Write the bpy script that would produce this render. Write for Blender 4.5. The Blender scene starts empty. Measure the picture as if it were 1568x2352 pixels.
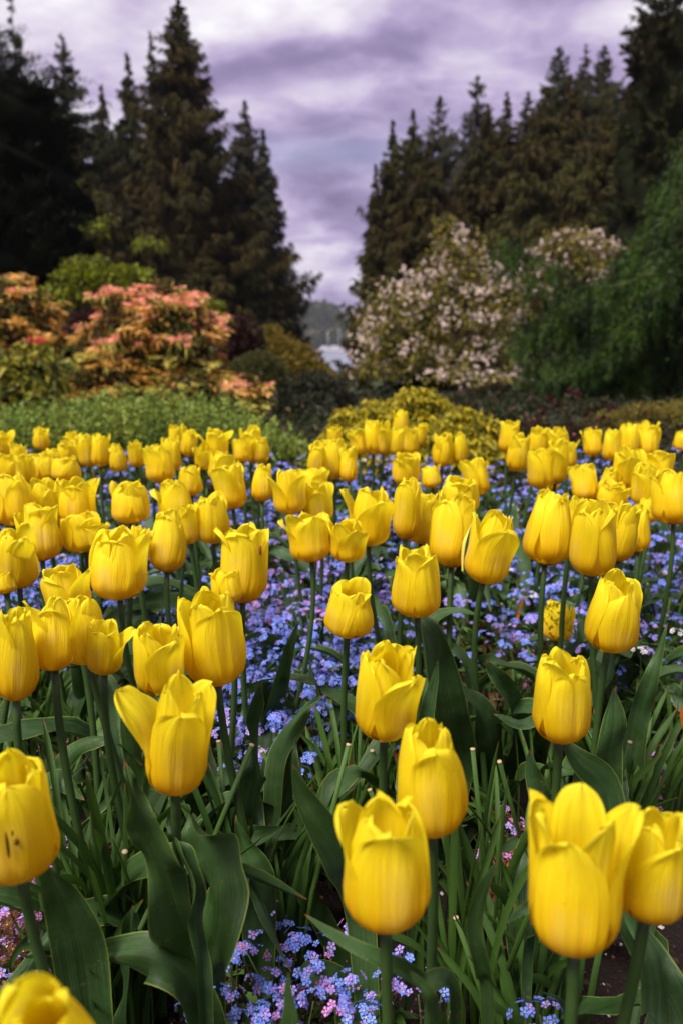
import bpy, math, random
import numpy as np
R_ = math.radians
sc = bpy.context.scene
col = sc.collection
rnd = random.Random(7)
rng = np.random.default_rng(11)

# ------------------------------------------------------------------ camera
CAMZ, PITCH, FPX = 0.78, R_(12.66), 1829.0        # FPX: focal length in pixels of a 1568 x 2352 picture
cd = bpy.data.cameras.new('camera'); cam = bpy.data.objects.new('camera', cd); col.objects.link(cam)
cd.sensor_fit = 'VERTICAL'; cd.sensor_height = 36.0; cd.sensor_width = 24.0; cd.lens = 28.0
cd.clip_start = 0.02; cd.clip_end = 9000
cam.location = (0, 0, CAMZ); cam.rotation_euler = (math.pi/2 - PITCH, 0, 0)
cd.dof.use_dof = True; cd.dof.focus_distance = 0.88; cd.dof.aperture_fstop = 5.3
sc.camera = cam

# ------------------------------------------------------------------ light
SUN_EL, SUN_AZ = R_(60), R_(-135)                     # azimuth measured from +Y towards +X
sc.view_settings.view_transform = 'Standard'; sc.view_settings.look = 'None'
sc.view_settings.exposure = 0.55; sc.view_settings.gamma = 1.0
sd = bpy.data.lights.new('sun', 'SUN'); sd.energy = 4.6; sd.angle = R_(24); sd.color = (1.0, 0.95, 0.87)
sun = bpy.data.objects.new('sun', sd); col.objects.link(sun)
sun.rotation_euler = (math.pi/2 - SUN_EL, 0, -SUN_AZ + math.pi)
sun.rotation_euler = (0, 0, 0)
from mathutils import Vector, Matrix
_d = Vector((math.sin(SUN_AZ)*math.cos(SUN_EL), math.cos(SUN_AZ)*math.cos(SUN_EL), math.sin(SUN_EL)))
sun.rotation_euler = _d.to_track_quat('Z', 'Y').to_euler(); sun.location = _d*50

w = bpy.data.worlds.new('World'); sc.world = w; w.use_nodes = True
nt = w.node_tree; N = nt.nodes; L = nt.links; N.clear()
def nd(tree, t, **k):
    n = tree.nodes.new(t)
    for a, b in k.items(): setattr(n, a, b)
    return n
def math_(tree, op, a, b=None, c=None, clamp=False):
    n = nd(tree, 'ShaderNodeMath', operation=op, use_clamp=clamp)
    for i, v in enumerate((a, b, c)):
        if v is None: continue
        if isinstance(v, (int, float)): n.inputs[i].default_value = v
        else: tree.links.new(v, n.inputs[i])
    return n.outputs[0]
def ramp(tree, fac, stops, interp='LINEAR'):
    n = nd(tree, 'ShaderNodeValToRGB'); cr = n.color_ramp; cr.interpolation = interp
    while len(cr.elements) < len(stops): cr.elements.new(0.5)
    for e, (p, c) in zip(cr.elements, stops):
        e.position = p; e.color = (*c, 1) if len(c) == 3 else c
    tree.links.new(fac, n.inputs[0]); return n.outputs[0]
def mixc(tree, fac, a, b, mode='MIX'):
    n = nd(tree, 'ShaderNodeMix', data_type='RGBA', blend_type=mode)
    for i, v in ((0, fac), (6, a), (7, b)):
        if isinstance(v, (int, float)): n.inputs[i].default_value = v
        elif isinstance(v, tuple): n.inputs[i].default_value = (*v, 1)
        else: tree.links.new(v, n.inputs[i])
    return n.outputs[2]
sky = nd(nt, 'ShaderNodeTexSky'); sky.sky_type = 'NISHITA'; sky.sun_disc = False
sky.sun_elevation = SUN_EL; sky.sun_rotation = SUN_AZ
geo = nd(nt, 'ShaderNodeTexCoord'); sep = nd(nt, 'ShaderNodeSeparateXYZ'); L.new(geo.outputs['Generated'], sep.inputs[0])
X, Y, Z = sep.outputs
ay = math_(nt, 'MAXIMUM', math_(nt, 'SQRT', math_(nt, 'ADD', math_(nt, 'MULTIPLY', Y, Y), math_(nt, 'MULTIPLY', X, 0.0))), 0.05)
zz = math_(nt, 'ADD', math_(nt, 'MAXIMUM', Z, 0.0), 0.34)
cx = math_(nt, 'DIVIDE', X, zz); cy = math_(nt, 'DIVIDE', Y, zz)
cmb = nd(nt, 'ShaderNodeCombineXYZ'); L.new(cx, cmb.inputs[0]); L.new(cy, cmb.inputs[1])
def wnoise(scale, detail, rough, dist, off):
    mp = nd(nt, 'ShaderNodeMapping'); L.new(cmb.outputs[0], mp.inputs[0]); mp.inputs['Location'].default_value = off
    mp.inputs['Rotation'].default_value = (0, 0, R_(-14))
    mp.inputs['Scale'].default_value = (1.15, 1.5, 1)
    n = nd(nt, 'ShaderNodeTexNoise'); n.inputs['Scale'].default_value = scale; n.inputs['Detail'].default_value = detail
    n.inputs['Roughness'].default_value = rough; n.inputs['Distortion'].default_value = dist
    L.new(mp.outputs[0], n.inputs['Vector']); return n.outputs[0]
n1 = wnoise(1.1, 8, 0.52, 0.35, (3.1, 1.7, 0)); n2 = wnoise(4.0, 7, 0.55, 0.3, (0.4, 5.0, 0))
# large cloud masses of this sky, as soft lobes in (azimuth tangent, elevation tangent)
tx = math_(nt, 'DIVIDE', X, ay); tz = math_(nt, 'DIVIDE', Z, ay)
lobes = [(-0.05, 0.395, 0.16, 0.040, 0.36), (-0.40, 0.40, 0.12, 0.05, 0.20), (0.28, 0.355, 0.14, 0.030, 0.30),
         (0.04, 0.318, 0.22, 0.024, -0.26), (0.20, 0.372, 0.15, 0.022, -0.18), (-0.25, 0.36, 0.10, 0.06, -0.22),
         (-0.02, 0.268, 0.20, 0.018, 0.16), (0.05, 0.235, 0.20, 0.02, -0.14), (0.0, 0.06, 0.10, 0.02, 0.16), (0.0, 0.115, 0.12, 0.02, -0.12)]
acc = math_(nt, 'ADD', math_(nt, 'MULTIPLY', math_(nt, 'SUBTRACT', n1, 0.5), 2.3), math_(nt, 'MULTIPLY', math_(nt, 'SUBTRACT', n2, 0.5), 1.35))
for (a, b, sa, sb, k) in lobes:
    wob = math_(nt, 'MULTIPLY', math_(nt, 'SUBTRACT', n1, 0.5), 0.22)
    sl = math_(nt, 'MULTIPLY', math_(nt, 'SUBTRACT', tx, a), -0.12)
    u = math_(nt, 'DIVIDE', math_(nt, 'SUBTRACT', tx, a), sa)
    v = math_(nt, 'DIVIDE', math_(nt, 'ADD', math_(nt, 'ADD', math_(nt, 'SUBTRACT', tz, b), sl), wob), sb)
    g = math_(nt, 'POWER', 2.718, math_(nt, 'MULTIPLY', math_(nt, 'ADD', math_(nt, 'MULTIPLY', u, u), math_(nt, 'MULTIPLY', v, v)), -1.0))
    acc = math_(nt, 'ADD', acc, math_(nt, 'MULTIPLY', g, k))
val = math_(nt, 'ADD', acc, 0.485, clamp=True)
cloud = ramp(nt, val, [(0.0, (0.15, 0.12, 0.22)), (0.28, (0.24, 0.195, 0.335)), (0.5, (0.365, 0.305, 0.465)), (0.72, (0.52, 0.47, 0.57)), (1.0, (0.70, 0.685, 0.71))])
bl = math_(nt, 'POWER', 2.718, math_(nt, 'MULTIPLY', math_(nt, 'POWER', math_(nt, 'DIVIDE', math_(nt, 'SUBTRACT', tz, 0.205), 0.02), 2.0), -1.0))
skys = nd(nt, 'ShaderNodeVectorMath', operation='SCALE'); L.new(sky.outputs[0], skys.inputs[0]); skys.inputs['Scale'].default_value = 0.10
cl2 = mixc(nt, math_(nt, 'MULTIPLY', bl, 0.22), cloud, skys.outputs[0])
low = math_(nt, 'LESS_THAN', Z, -0.02)
cl3 = mixc(nt, low, cl2, (0.06, 0.06, 0.07))
bg = nd(nt, 'ShaderNodeBackground'); L.new(cl3, bg.inputs[0]); bg.inputs[1].default_value = 1.0
out = nd(nt, 'ShaderNodeOutputWorld'); L.new(bg.outputs[0], out.inputs[0])
sc.cycles.max_bounces = 6; sc.cycles.transparent_max_bounces = 4; sc.cycles.transmission_bounces = 4; sc.cycles.diffuse_bounces = 3
sc.cycles.sample_clamp_indirect = 6

# ------------------------------------------------------------------ helpers
SP, CP = math.sin(PITCH), math.cos(PITCH)
def ray(x, y):
    a = (x-784)/FPX; b = (1176-y)/FPX
    return np.array([a, CP + b*SP, -SP + b*CP])
def P(x, y, Yd):
    """the point at forward distance Yd seen at picture position x, y"""
    d = ray(x, y); t = Yd/d[1]; return np.array([0, 0, CAMZ]) + d*t
def bedz(y):
    return 0.04*min(max(y, 0), 2.8) if y < 3.4 else 0.112
def onplane(x, y, h0, slope=0.04):
    d = ray(x, y); t = (h0-CAMZ)/(d[2]-slope*d[1]); return np.array([0, 0, CAMZ]) + d*t

class MB:
    def __init__(s): s.v=[]; s.q=[]; s.m=[]; s.uv=[]; s.n=0; s.sm=[]
    def add(s, v, q, m=0, uv=None, smooth=True):
        v = np.asarray(v, dtype=np.float64).reshape(-1,3); q = np.asarray(q, dtype=np.int64).reshape(-1,4)
        s.v.append(v); s.q.append(q+s.n); s.n += len(v)
        s.m.append(np.full(len(q), m) if np.isscalar(m) else np.asarray(m))
        s.sm.append(np.full(len(q), smooth))
        if uv is None: uv = np.full((len(v), 2), 0.5)
        s.uv.append(np.asarray(uv))
    def grid(s, G, m=0, uv=None, closed=False, smooth=True):
        G = np.asarray(G); r, c = G.shape[:2]
        i = np.arange(r-1)[:,None]*c; j = np.arange(c if closed else c-1)[None,:]; j2 = (j+1) % c
        q = np.stack([i+j, i+j2, i+c+j2, i+c+j], -1).reshape(-1,4)
        if uv is None:
            vv, uu = np.meshgrid(np.linspace(0,1,r), np.linspace(0,1,c), indexing='ij'); uv = np.stack([uu,vv],-1)
        s.add(G.reshape(-1,3), q, m, np.asarray(uv).reshape(-1,2), smooth)
    def tube(s, pts, rad, m=0, k=8, cap=True):
        pts = np.asarray(pts, float); n = len(pts); rad = np.broadcast_to(np.asarray(rad, float), (n,))
        T = np.gradient(pts, axis=0); T /= np.linalg.norm(T, axis=1)[:,None]+1e-12
        ref = np.array([0.31,0.95,0.05]) if abs(T[0][2])>0.7 else np.array([0,0,1.0])
        A = np.cross(T, ref); A /= np.linalg.norm(A,axis=1)[:,None]+1e-12; B = np.cross(T, A)
        th = np.linspace(0, 2*math.pi, k, endpoint=False)
        G = pts[:,None]+rad[:,None,None]*(np.cos(th)[None,:,None]*A[:,None]+np.sin(th)[None,:,None]*B[:,None])
        if cap:
            G = np.concatenate([np.repeat(pts[:1,None],k,1), G, np.repeat(pts[-1:,None],k,1)],0)
        s.grid(G, m, closed=True)
    def ball(s, c, r, m=0, seg=10, rings=6, lump=0.0, seed=0):
        c = np.asarray(c,float); r = np.broadcast_to(np.asarray(r,float),(3,))
        ph = np.linspace(0, math.pi, rings+1)[:,None]; th = np.linspace(0,2*math.pi,seg,endpoint=False)[None,:]
        d = np.stack([np.sin(ph)*np.cos(th), np.sin(ph)*np.sin(th), np.cos(ph)+0*th],-1)
        k = 1.0
        if lump: k = 1+lump*(np.sin(d[...,0]*5+seed)*np.cos(d[...,1]*4.3+seed*2)+0.6*np.sin(d[...,2]*7+seed*3+d[...,0]*3))[...,None]
        s.grid(c+d*r*k, m, closed=True)
    def build(s, name, mats, parent=None, origin=None):
        V = np.concatenate(s.v); Q = np.concatenate(s.q); M = np.concatenate(s.m); UV = np.concatenate(s.uv)
        if origin is not None: V = V - np.asarray(origin)
        me = bpy.data.meshes.new(name)
        me.vertices.add(len(V)); me.vertices.foreach_set('co', V.astype(np.float32).ravel())
        me.loops.add(len(Q)*4); me.loops.foreach_set('vertex_index', Q.astype(np.int32).ravel())
        me.polygons.add(len(Q)); me.polygons.foreach_set('loop_start', (np.arange(len(Q))*4).astype(np.int32))
        me.polygons.foreach_set('loop_total', np.full(len(Q),4,dtype=np.int32))
        me.polygons.foreach_set('material_index', M.astype(np.int32))
        me.polygons.foreach_set('use_smooth', np.concatenate(s.sm))
        ul = me.uv_layers.new(name='UVMap'); ul.data.foreach_set('uv', UV[Q.ravel()].astype(np.float32).ravel())
        me.update(calc_edges=True); me.validate()
        for m in (mats if isinstance(mats, (list,tuple)) else [mats]): me.materials.append(m)
        o = bpy.data.objects.new(name, me); col.objects.link(o)
        if parent is not None: o.parent = parent
        return o
def tag(o, label=None, cat=None, group=None, kind=None):
    for k, v in (('label',label),('category',cat),('group',group),('kind',kind)):
        if v: o[k] = v
    return o
def empty(name, loc, label, cat, group=None):
    o = bpy.data.objects.new(name, None); col.objects.link(o); o.location = tuple(loc); o.empty_display_size = 0.05
    return tag(o, label, cat, group)
def unit(v): v = np.asarray(v,float); return v/(np.linalg.norm(v,axis=-1,keepdims=True)+1e-12)
def smooth(e0, e1, x): t = np.clip((x-e0)/(e1-e0),0,1); return t*t*(3-2*t)
def catmull(pts, n):
    pts = np.asarray(pts,float); p = np.concatenate([[2*pts[0]-pts[1]], pts, [2*pts[-1]-pts[-2]]])
    m = len(pts)-1; out_ = []
    for t in np.linspace(0, m-1e-6, n):
        i = int(t); f = t-i; a,b,c,d = p[i:i+4]
        out_.append(0.5*((2*b)+(c-a)*f+(2*a-5*b+4*c-d)*f*f+(3*b-a-3*c+d)*f**3))
    return np.array(out_)

# ------------------------------------------------------------------ materials
def mat_base(name):
    m = bpy.data.materials.new(name); m.use_nodes = True; t = m.node_tree; t.nodes.clear()
    return m, t
def finish(t, colr, rough=0.5, spec=0.3, transl=0.0, tcol=None, bump=None, bstr=0.3, bdist=0.002, rsock=None):
    p = nd(t, 'ShaderNodeBsdfPrincipled')
    p.inputs['Roughness'].default_value = rough; p.inputs['Specular IOR Level'].default_value = spec
    if isinstance(colr, tuple): p.inputs['Base Color'].default_value = (*colr,1)
    else: t.links.new(colr, p.inputs['Base Color'])
    if rsock: t.links.new(rsock, p.inputs['Roughness'])
    if bump is not None:
        b = nd(t, 'ShaderNodeBump'); b.inputs['Strength'].default_value = bstr; b.inputs['Distance'].default_value = bdist
        t.links.new(bump, b.inputs['Height']); t.links.new(b.outputs[0], p.inputs['Normal'])
    o = nd(t, 'ShaderNodeOutputMaterial'); sh = p.outputs[0]
    if transl > 0:
        tr = nd(t, 'ShaderNodeBsdfTranslucent'); tc = tcol if tcol is not None else colr
        if isinstance(tc, tuple): tr.inputs[0].default_value = (*tc,1)
        else: t.links.new(tc, tr.inputs[0])
        mx = nd(t, 'ShaderNodeMixShader'); mx.inputs[0].default_value = transl
        t.links.new(sh, mx.inputs[1]); t.links.new(tr.outputs[0], mx.inputs[2]); sh = mx.outputs[0]
    t.links.new(sh, o.inputs[0])
def noise(t, vec, scale, detail=4, rough=0.5):
    n = nd(t, 'ShaderNodeTexNoise'); n.inputs['Scale'].default_value = scale; n.inputs['Detail'].default_value = detail
    n.inputs['Roughness'].default_value = rough
    if vec is not None: t.links.new(vec, n.inputs['Vector'])
    return n.outputs[0]
def vmap(t, vec, scale=(1,1,1), loc=(0,0,0)):
    n = nd(t, 'ShaderNodeMapping'); n.inputs['Scale'].default_value = scale; n.inputs['Location'].default_value = loc
    t.links.new(vec, n.inputs[0]); return n.outputs[0]
def foliage(name, c1, c2, c3=None, rough=0.55, spec=0.25, transl=0.25, nscale=6.0, tk=1.6):
    """leaf-card material: each leaf its own shade between c1 and c2, with a slow drift towards c3"""
    m, t = mat_base(name)
    g = nd(t, 'ShaderNodeNewGeometry'); co = nd(t, 'ShaderNodeTexCoord')
    c = mixc(t, g.outputs['Random Per Island'], c1, c2)
    if c3 is not None:
        nn = noise(t, co.outputs['Object'], nscale, 3)
        c = mixc(t, ramp(t, nn, [(0.42,(0,0,0)),(0.62,(1,1,1))]), c, c3)
    finish(t, c, rough, spec, transl, None)
    return m
def plain(name, c, rough=0.6, spec=0.3, transl=0.0, var=0.15, nscale=40):
    m, t = mat_base(name); co = nd(t, 'ShaderNodeTexCoord')
    nn = noise(t, co.outputs['Object'], nscale, 4)
    c1 = mixc(t, nn, tuple(x*(1-var) for x in c), tuple(min(1,x*(1+var)) for x in c))
    finish(t, c1, rough, spec, transl, None, bump=nn, bstr=0.25, bdist=0.001); return m

def petal_mat():
    m, t = mat_base('yellow_petal')
    uvn = nd(t, 'ShaderNodeUVMap'); sp = nd(t, 'ShaderNodeSeparateXYZ'); t.links.new(uvn.outputs[0], sp.inputs[0])
    U, V = sp.outputs[0], sp.outputs[1]
    oi = nd(t, 'ShaderNodeObjectInfo'); rn = oi.outputs['Random']
    off = nd(t, 'ShaderNodeCombineXYZ'); t.links.new(math_(t,'MULTIPLY',rn,37.0), off.inputs[0]); t.links.new(math_(t,'MULTIPLY',rn,91.0), off.inputs[1])
    def uvv(scale):
        a = vmap(t, uvn.outputs[0], scale); n = nd(t,'ShaderNodeVectorMath',operation='ADD'); t.links.new(a,n.inputs[0]); t.links.new(off.outputs[0],n.inputs[1]); return n.outputs[0]
    fine = noise(t, uvv((46,2.2,1)), 1.0, 3, 0.6); broad = noise(t, uvv((9,1.3,1)), 1.0, 3); blot = noise(t, uvv((2.5,2.0,1)), 1.0, 2)
    vj = math_(t,'ADD', V, math_(t,'MULTIPLY', math_(t,'SUBTRACT',broad,0.5), 0.30))
    c = ramp(t, vj, [(0.02,(0.80,0.28,0.003)), (0.10,(0.84,0.43,0.004)), (0.25,(0.89,0.63,0.008)), (0.48,(0.92,0.77,0.016)), (1.0,(0.94,0.85,0.035))])
    # highlight sheen painted in as a pale flush down the middle of the petal's back
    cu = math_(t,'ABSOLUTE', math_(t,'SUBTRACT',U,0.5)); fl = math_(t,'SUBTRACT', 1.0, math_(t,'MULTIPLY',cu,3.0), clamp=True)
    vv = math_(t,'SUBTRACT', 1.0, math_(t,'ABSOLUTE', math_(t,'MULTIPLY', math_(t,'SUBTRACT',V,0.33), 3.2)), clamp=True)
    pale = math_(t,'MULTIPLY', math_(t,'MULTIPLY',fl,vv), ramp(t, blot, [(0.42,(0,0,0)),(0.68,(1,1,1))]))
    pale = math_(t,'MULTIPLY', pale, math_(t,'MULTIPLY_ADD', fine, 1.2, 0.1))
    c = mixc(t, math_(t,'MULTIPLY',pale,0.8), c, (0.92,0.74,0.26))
    c = mixc(t, math_(t,'MULTIPLY', ramp(t, fine, [(0.35,(0,0,0)),(0.70,(1,1,1))]), 0.38), c, (0.82,0.47,0.004))
    c = mixc(t, math_(t,'MULTIPLY', math_(t,'SUBTRACT',1.0, math_(t,'MULTIPLY',cu,30.0), clamp=True), 0.25), c, (0.80,0.50,0.02))
    # specks of age
    vo = nd(t,'ShaderNodeTexVoronoi'); vo.inputs['Scale'].default_value = 1.0; t.links.new(uvv((9,12,1)), vo.inputs['Vector'])
    spk = math_(t,'LESS_THAN', vo.outputs['Distance'], math_(t,'MULTIPLY', math_(t,'SUBTRACT', noise(t, uvv((4,4,1)),1.0,1), 0.50), 0.55))
    c = mixc(t, math_(t,'MULTIPLY',spk,0.55), c, (0.42,0.17,0.01))
    tc = mixc(t, 0.5, c, (0.96,0.86,0.008))
    ht = math_(t,'ADD', math_(t,'MULTIPLY',fine,0.5), math_(t,'MULTIPLY',broad,2.2))
    finish(t, c, 0.55, 0.22, 0.48, tc, bump=ht, bstr=0.7, bdist=0.0018)
    return m
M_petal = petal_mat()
def tulip_leaf_mat(name, c1, c2, edge, spots=0.5):
    m, t = mat_base(name)
    uvn = nd(t,'ShaderNodeUVMap'); sp = nd(t,'ShaderNodeSeparateXYZ'); t.links.new(uvn.outputs[0], sp.inputs[0])
    co = nd(t,'ShaderNodeTexCoord'); O = co.outputs['Object']; oi = nd(t,'ShaderNodeObjectInfo')
    fine = noise(t, vmap(t, uvn.outputs[0], (60,3,1)), 1.0, 3); bl = noise(t, O, 28, 4, 0.6); bl2 = noise(t, O, 160, 3)
    c = mixc(t, ramp(t, bl, [(0.35,(0,0,0)),(0.65,(1,1,1))]), c1, c2)
    c = mixc(t, ramp(t, fine, [(0.40,(0,0,0)),(0.60,(.75,.75,.75))]), c, tuple(x*0.55 for x in c1))
    c = mixc(t, math_(t,'MULTIPLY',oi.outputs['Random'],0.55), c, (c1[0]*2.8, c1[1]*2.1, c1[2]*1.6))
    cu = math_(t,'ABSOLUTE', math_(t,'MULTIPLY_ADD', sp.outputs[0], 2.0, -1.0))
    c = mixc(t, math_(t,'MULTIPLY', math_(t,'GREATER_THAN',cu,0.955), 0.8), c, edge)
    vo = nd(t,'ShaderNodeTexVoronoi'); vo.inputs['Scale'].default_value = 210; t.links.new(O, vo.inputs['Vector'])
    spk = math_(t,'LESS_THAN', vo.outputs['Distance'], math_(t,'MULTIPLY', math_(t,'SUBTRACT', noise(t,O,45,2), 0.56), 1.8))
    c = mixc(t, math_(t,'MULTIPLY',spk,spots), c, (0.20,0.15,0.04))
    c = mixc(t, math_(t,'MULTIPLY', ramp(t, sp.outputs[1], [(0.965,(0,0,0)),(0.985,(1,1,1))]), 0.8), c, (0.22,0.07,0.03))
    finish(t, c, 0.46, 0.28, 0.18, (c1[0]*2.2,c1[1]*1.9,c1[2]*0.8), bump=math_(t,'ADD',math_(t,'MULTIPLY',fine,0.7),math_(t,'MULTIPLY',bl,2.5)), bstr=0.45, bdist=0.0018)
    return m
M_leaf = tulip_leaf_mat('tulip_leaf', (0.018,0.050,0.012), (0.064,0.125,0.046), (0.20,0.26,0.04))
M_strap = tulip_leaf_mat('strap_leaf', (0.030,0.078,0.014), (0.050,0.110,0.022), (0.06,0.12,0.025), 0.15)
M_stem = plain('tulip_stem', (0.036,0.072,0.016), 0.45, 0.35, var=0.3, nscale=60)
M_cut = plain('cut_stem_end', (0.40,0.30,0.17), 0.8, 0.1)
M_brownleaf = plain('withered_leaf', (0.16,0.06,0.025), 0.8, 0.1, 0.1, 0.5)
M_orange = plain('orange_dying_leaf', (0.60,0.16,0.015), 0.6, 0.2, 0.2, 0.4)
def flat(name, c, rough=0.55, transl=0.25, var=0.25):
    m, t = mat_base(name); g = nd(t,'ShaderNodeNewGeometry')
    finish(t, mixc(t, g.outputs['Random Per Island'], tuple(x*(1-var) for x in c), tuple(min(1,x*(1+var)) for x in c)), rough, 0.25, transl); return m
M_blue = flat('blue_floret', (0.17,0.28,0.95)); M_violet = flat('violet_floret', (0.38,0.28,0.86)); M_pink = flat('pink_floret', (0.60,0.24,0.62))
M_white = flat('white_floret', (0.75,0.72,0.78)); M_eye = flat('floret_eye', (0.80,0.52,0.05)); M_fstem = flat('floret_stem', (0.075,0.10,0.025))
M_fleaf = flat('forget_me_not_leaf', (0.055,0.11,0.018), 0.6, 0.25, 0.5); M_bud = flat('floret_bud', (0.20,0.07,0.10)); M_faded = flat('faded_floret', (0.17,0.07,0.035))
FM = [M_blue, M_violet, M_pink, M_white, M_eye, M_fstem, M_fleaf, M_bud, M_faded, M_brownleaf]
BLUE,VIOLET,PINK,WHITE,EYE,FSTEM,FLEAF,BUD,FADED,BROWN = range(10)
M_bark = plain('bark', (0.045,0.032,0.022), 0.9, 0.1, var=0.5, nscale=12)
M_greybark = plain('grey_twig', (0.15,0.12,0.10), 0.9, 0.1, var=0.4)

# ------------------------------------------------------------------ ground, water, hills
def ground_mat():
    m, t = mat_base('garden_soil'); co = nd(t,'ShaderNodeTexCoord'); O = co.outputs['Object']
    a = noise(t,O,9,8,0.65); b = noise(t,O,220,5,0.6)
    c = mixc(t, a, (0.006,0.0045,0.004), (0.024,0.015,0.011))
    c = mixc(t, ramp(t,b,[(0.52,(0,0,0)),(0.75,(1,1,1))]), c, (0.045,0.028,0.020))
    far = nd(t,'ShaderNodeSeparateXYZ'); t.links.new(O, far.inputs[0])
    k = ramp(t, math_(t,'DIVIDE',far.outputs[1],10.0), [(0.35,(0,0,0)),(0.5,(1,1,1))])
    c = mixc(t, k, c, mixc(t, noise(t,O,3,5), (0.012,0.014,0.006), (0.030,0.030,0.012)))
    finish(t, c, 0.9, 0.15, 0, None, bump=math_(t,'ADD',b,math_(t,'MULTIPLY',noise(t,O,60,6),2)), bstr=0.9, bdist=0.008); return m
def gz(x, y):
    z = 0.04*np.clip(y,0,2.8)
    z = z + 0.006*np.sin(x*31+y*17)+0.005*np.sin(x*57-y*43) if True else z
    z = z - 0.11*smooth(5,12,y) - 12.5*smooth(52,110,y) - 0.085*np.maximum(y-8.5,0)*(y<70)*np.exp(-((x/np.maximum(y,1)+.003)/.13)**2)*(1-smooth(52,70,y))
    return z
g = MB()
xs = np.concatenate([-np.geomspace(9000,3,26), np.linspace(-2.6,2.6,90), np.geomspace(3,9000,26)])
ys = np.concatenate([[-300,-40,-6,-2], np.linspace(-0.5,4,90), np.geomspace(4.3,9000,56)])
XX, YY = np.meshgrid(xs, ys); g.grid(np.stack([XX,YY,gz(XX,YY)],-1))
tag(g.build('ground', ground_mat()), kind='structure')
mw, t = mat_base('sea_water'); co = nd(t,'ShaderNodeTexCoord')
finish(t, (0.26,0.28,0.36), 0.22, 0.6, bump=noise(t, vmap(t,co.outputs['Object'],(0.3,1,1)), 0.8, 5), bstr=0.25, bdist=0.3)
g = MB(); g.grid(np.array([[[-9000,62,-10],[9000,62,-10]],[[-9000,8900,-10],[9000,8900,-10]]])); tag(g.build('water', mw), kind='structure')
M_hill = foliage('hill_wood', (0.03,0.042,0.02), (0.06,0.07,0.04), None, transl=0)
g = MB(); xs = np.linspace(-420,25,70); ys = np.linspace(556,900,24); XX,YY = np.meshgrid(xs,ys)
hh = -11 + 25*smooth(24,-12,XX)*smooth(556,640,YY)+10*smooth(-5,-70,XX)*smooth(556,680,YY)+1.6*np.sin(XX*.21)*smooth(556,640,YY)
g.grid(np.stack([XX,YY,hh],-1)); tag(g.build('hill', M_hill), kind='structure')
g = MB(); xs = np.linspace(-900,500,60); ys = np.linspace(3000,3900,14); XX,YY = np.meshgrid(xs,ys)
g.grid(np.stack([XX,YY,-11+95*np.sin(np.clip((YY-3000)/900,0,1)*math.pi)*(0.75+0.2*np.sin(XX*.011)+.07*np.sin(XX*.05+1))],-1)); tag(g.build('far_hill', M_hill), kind='structure')

# pebbles and bark crumbs on the soil
g = MB()
ndb = 9500; px = rng.uniform(-0.75,0.95,ndb); py = 0.62+rng.beta(1.1,2.2,ndb)*1.9; sz = rng.gamma(2.0,0.0009,ndb)+0.0007
base_d = np.array([[1,0,0],[0,1,0],[-1,0,0],[0,-1,0]],float)
for i in range(ndb):
    s_ = sz[i]; a = rng.uniform(0,6.28); ca, sa = math.cos(a), math.sin(a); rr = rng.uniform(.6,1.2,4)[:,None]
    ring = base_d*rr*s_*np.array([1.25,0.85,1]); ring = np.stack([ring[:,0]*ca-ring[:,1]*sa, ring[:,0]*sa+ring[:,1]*ca, ring[:,2]],-1)
    z0 = float(gz(px[i],py[i])); c0 = np.array([px[i],py[i],z0])
    top = np.repeat((c0+[0,0,s_*rng.uniform(.6,1.1)])[None],4,0)
    g.grid(np.stack([c0+ring*1.05-[0,0,s_*.4], c0+ring*.95+[0,0,s_*.35], top]), m=int(rng.random()<.38)+ (2 if rng.random()<.2 else 0) if rng.random()<.9 else 0, closed=True, smooth=False)
for q in g.m: np.clip(q,0,2,out=q)
tag(g.build('gravel', [plain('dark_crumb',(0.05,0.030,0.022),.9,.1), plain('pale_grit',(0.42,0.38,0.37),.8,.2), plain('bark_chip',(0.16,0.075,0.04),.9,.1)]), kind='stuff')

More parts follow.
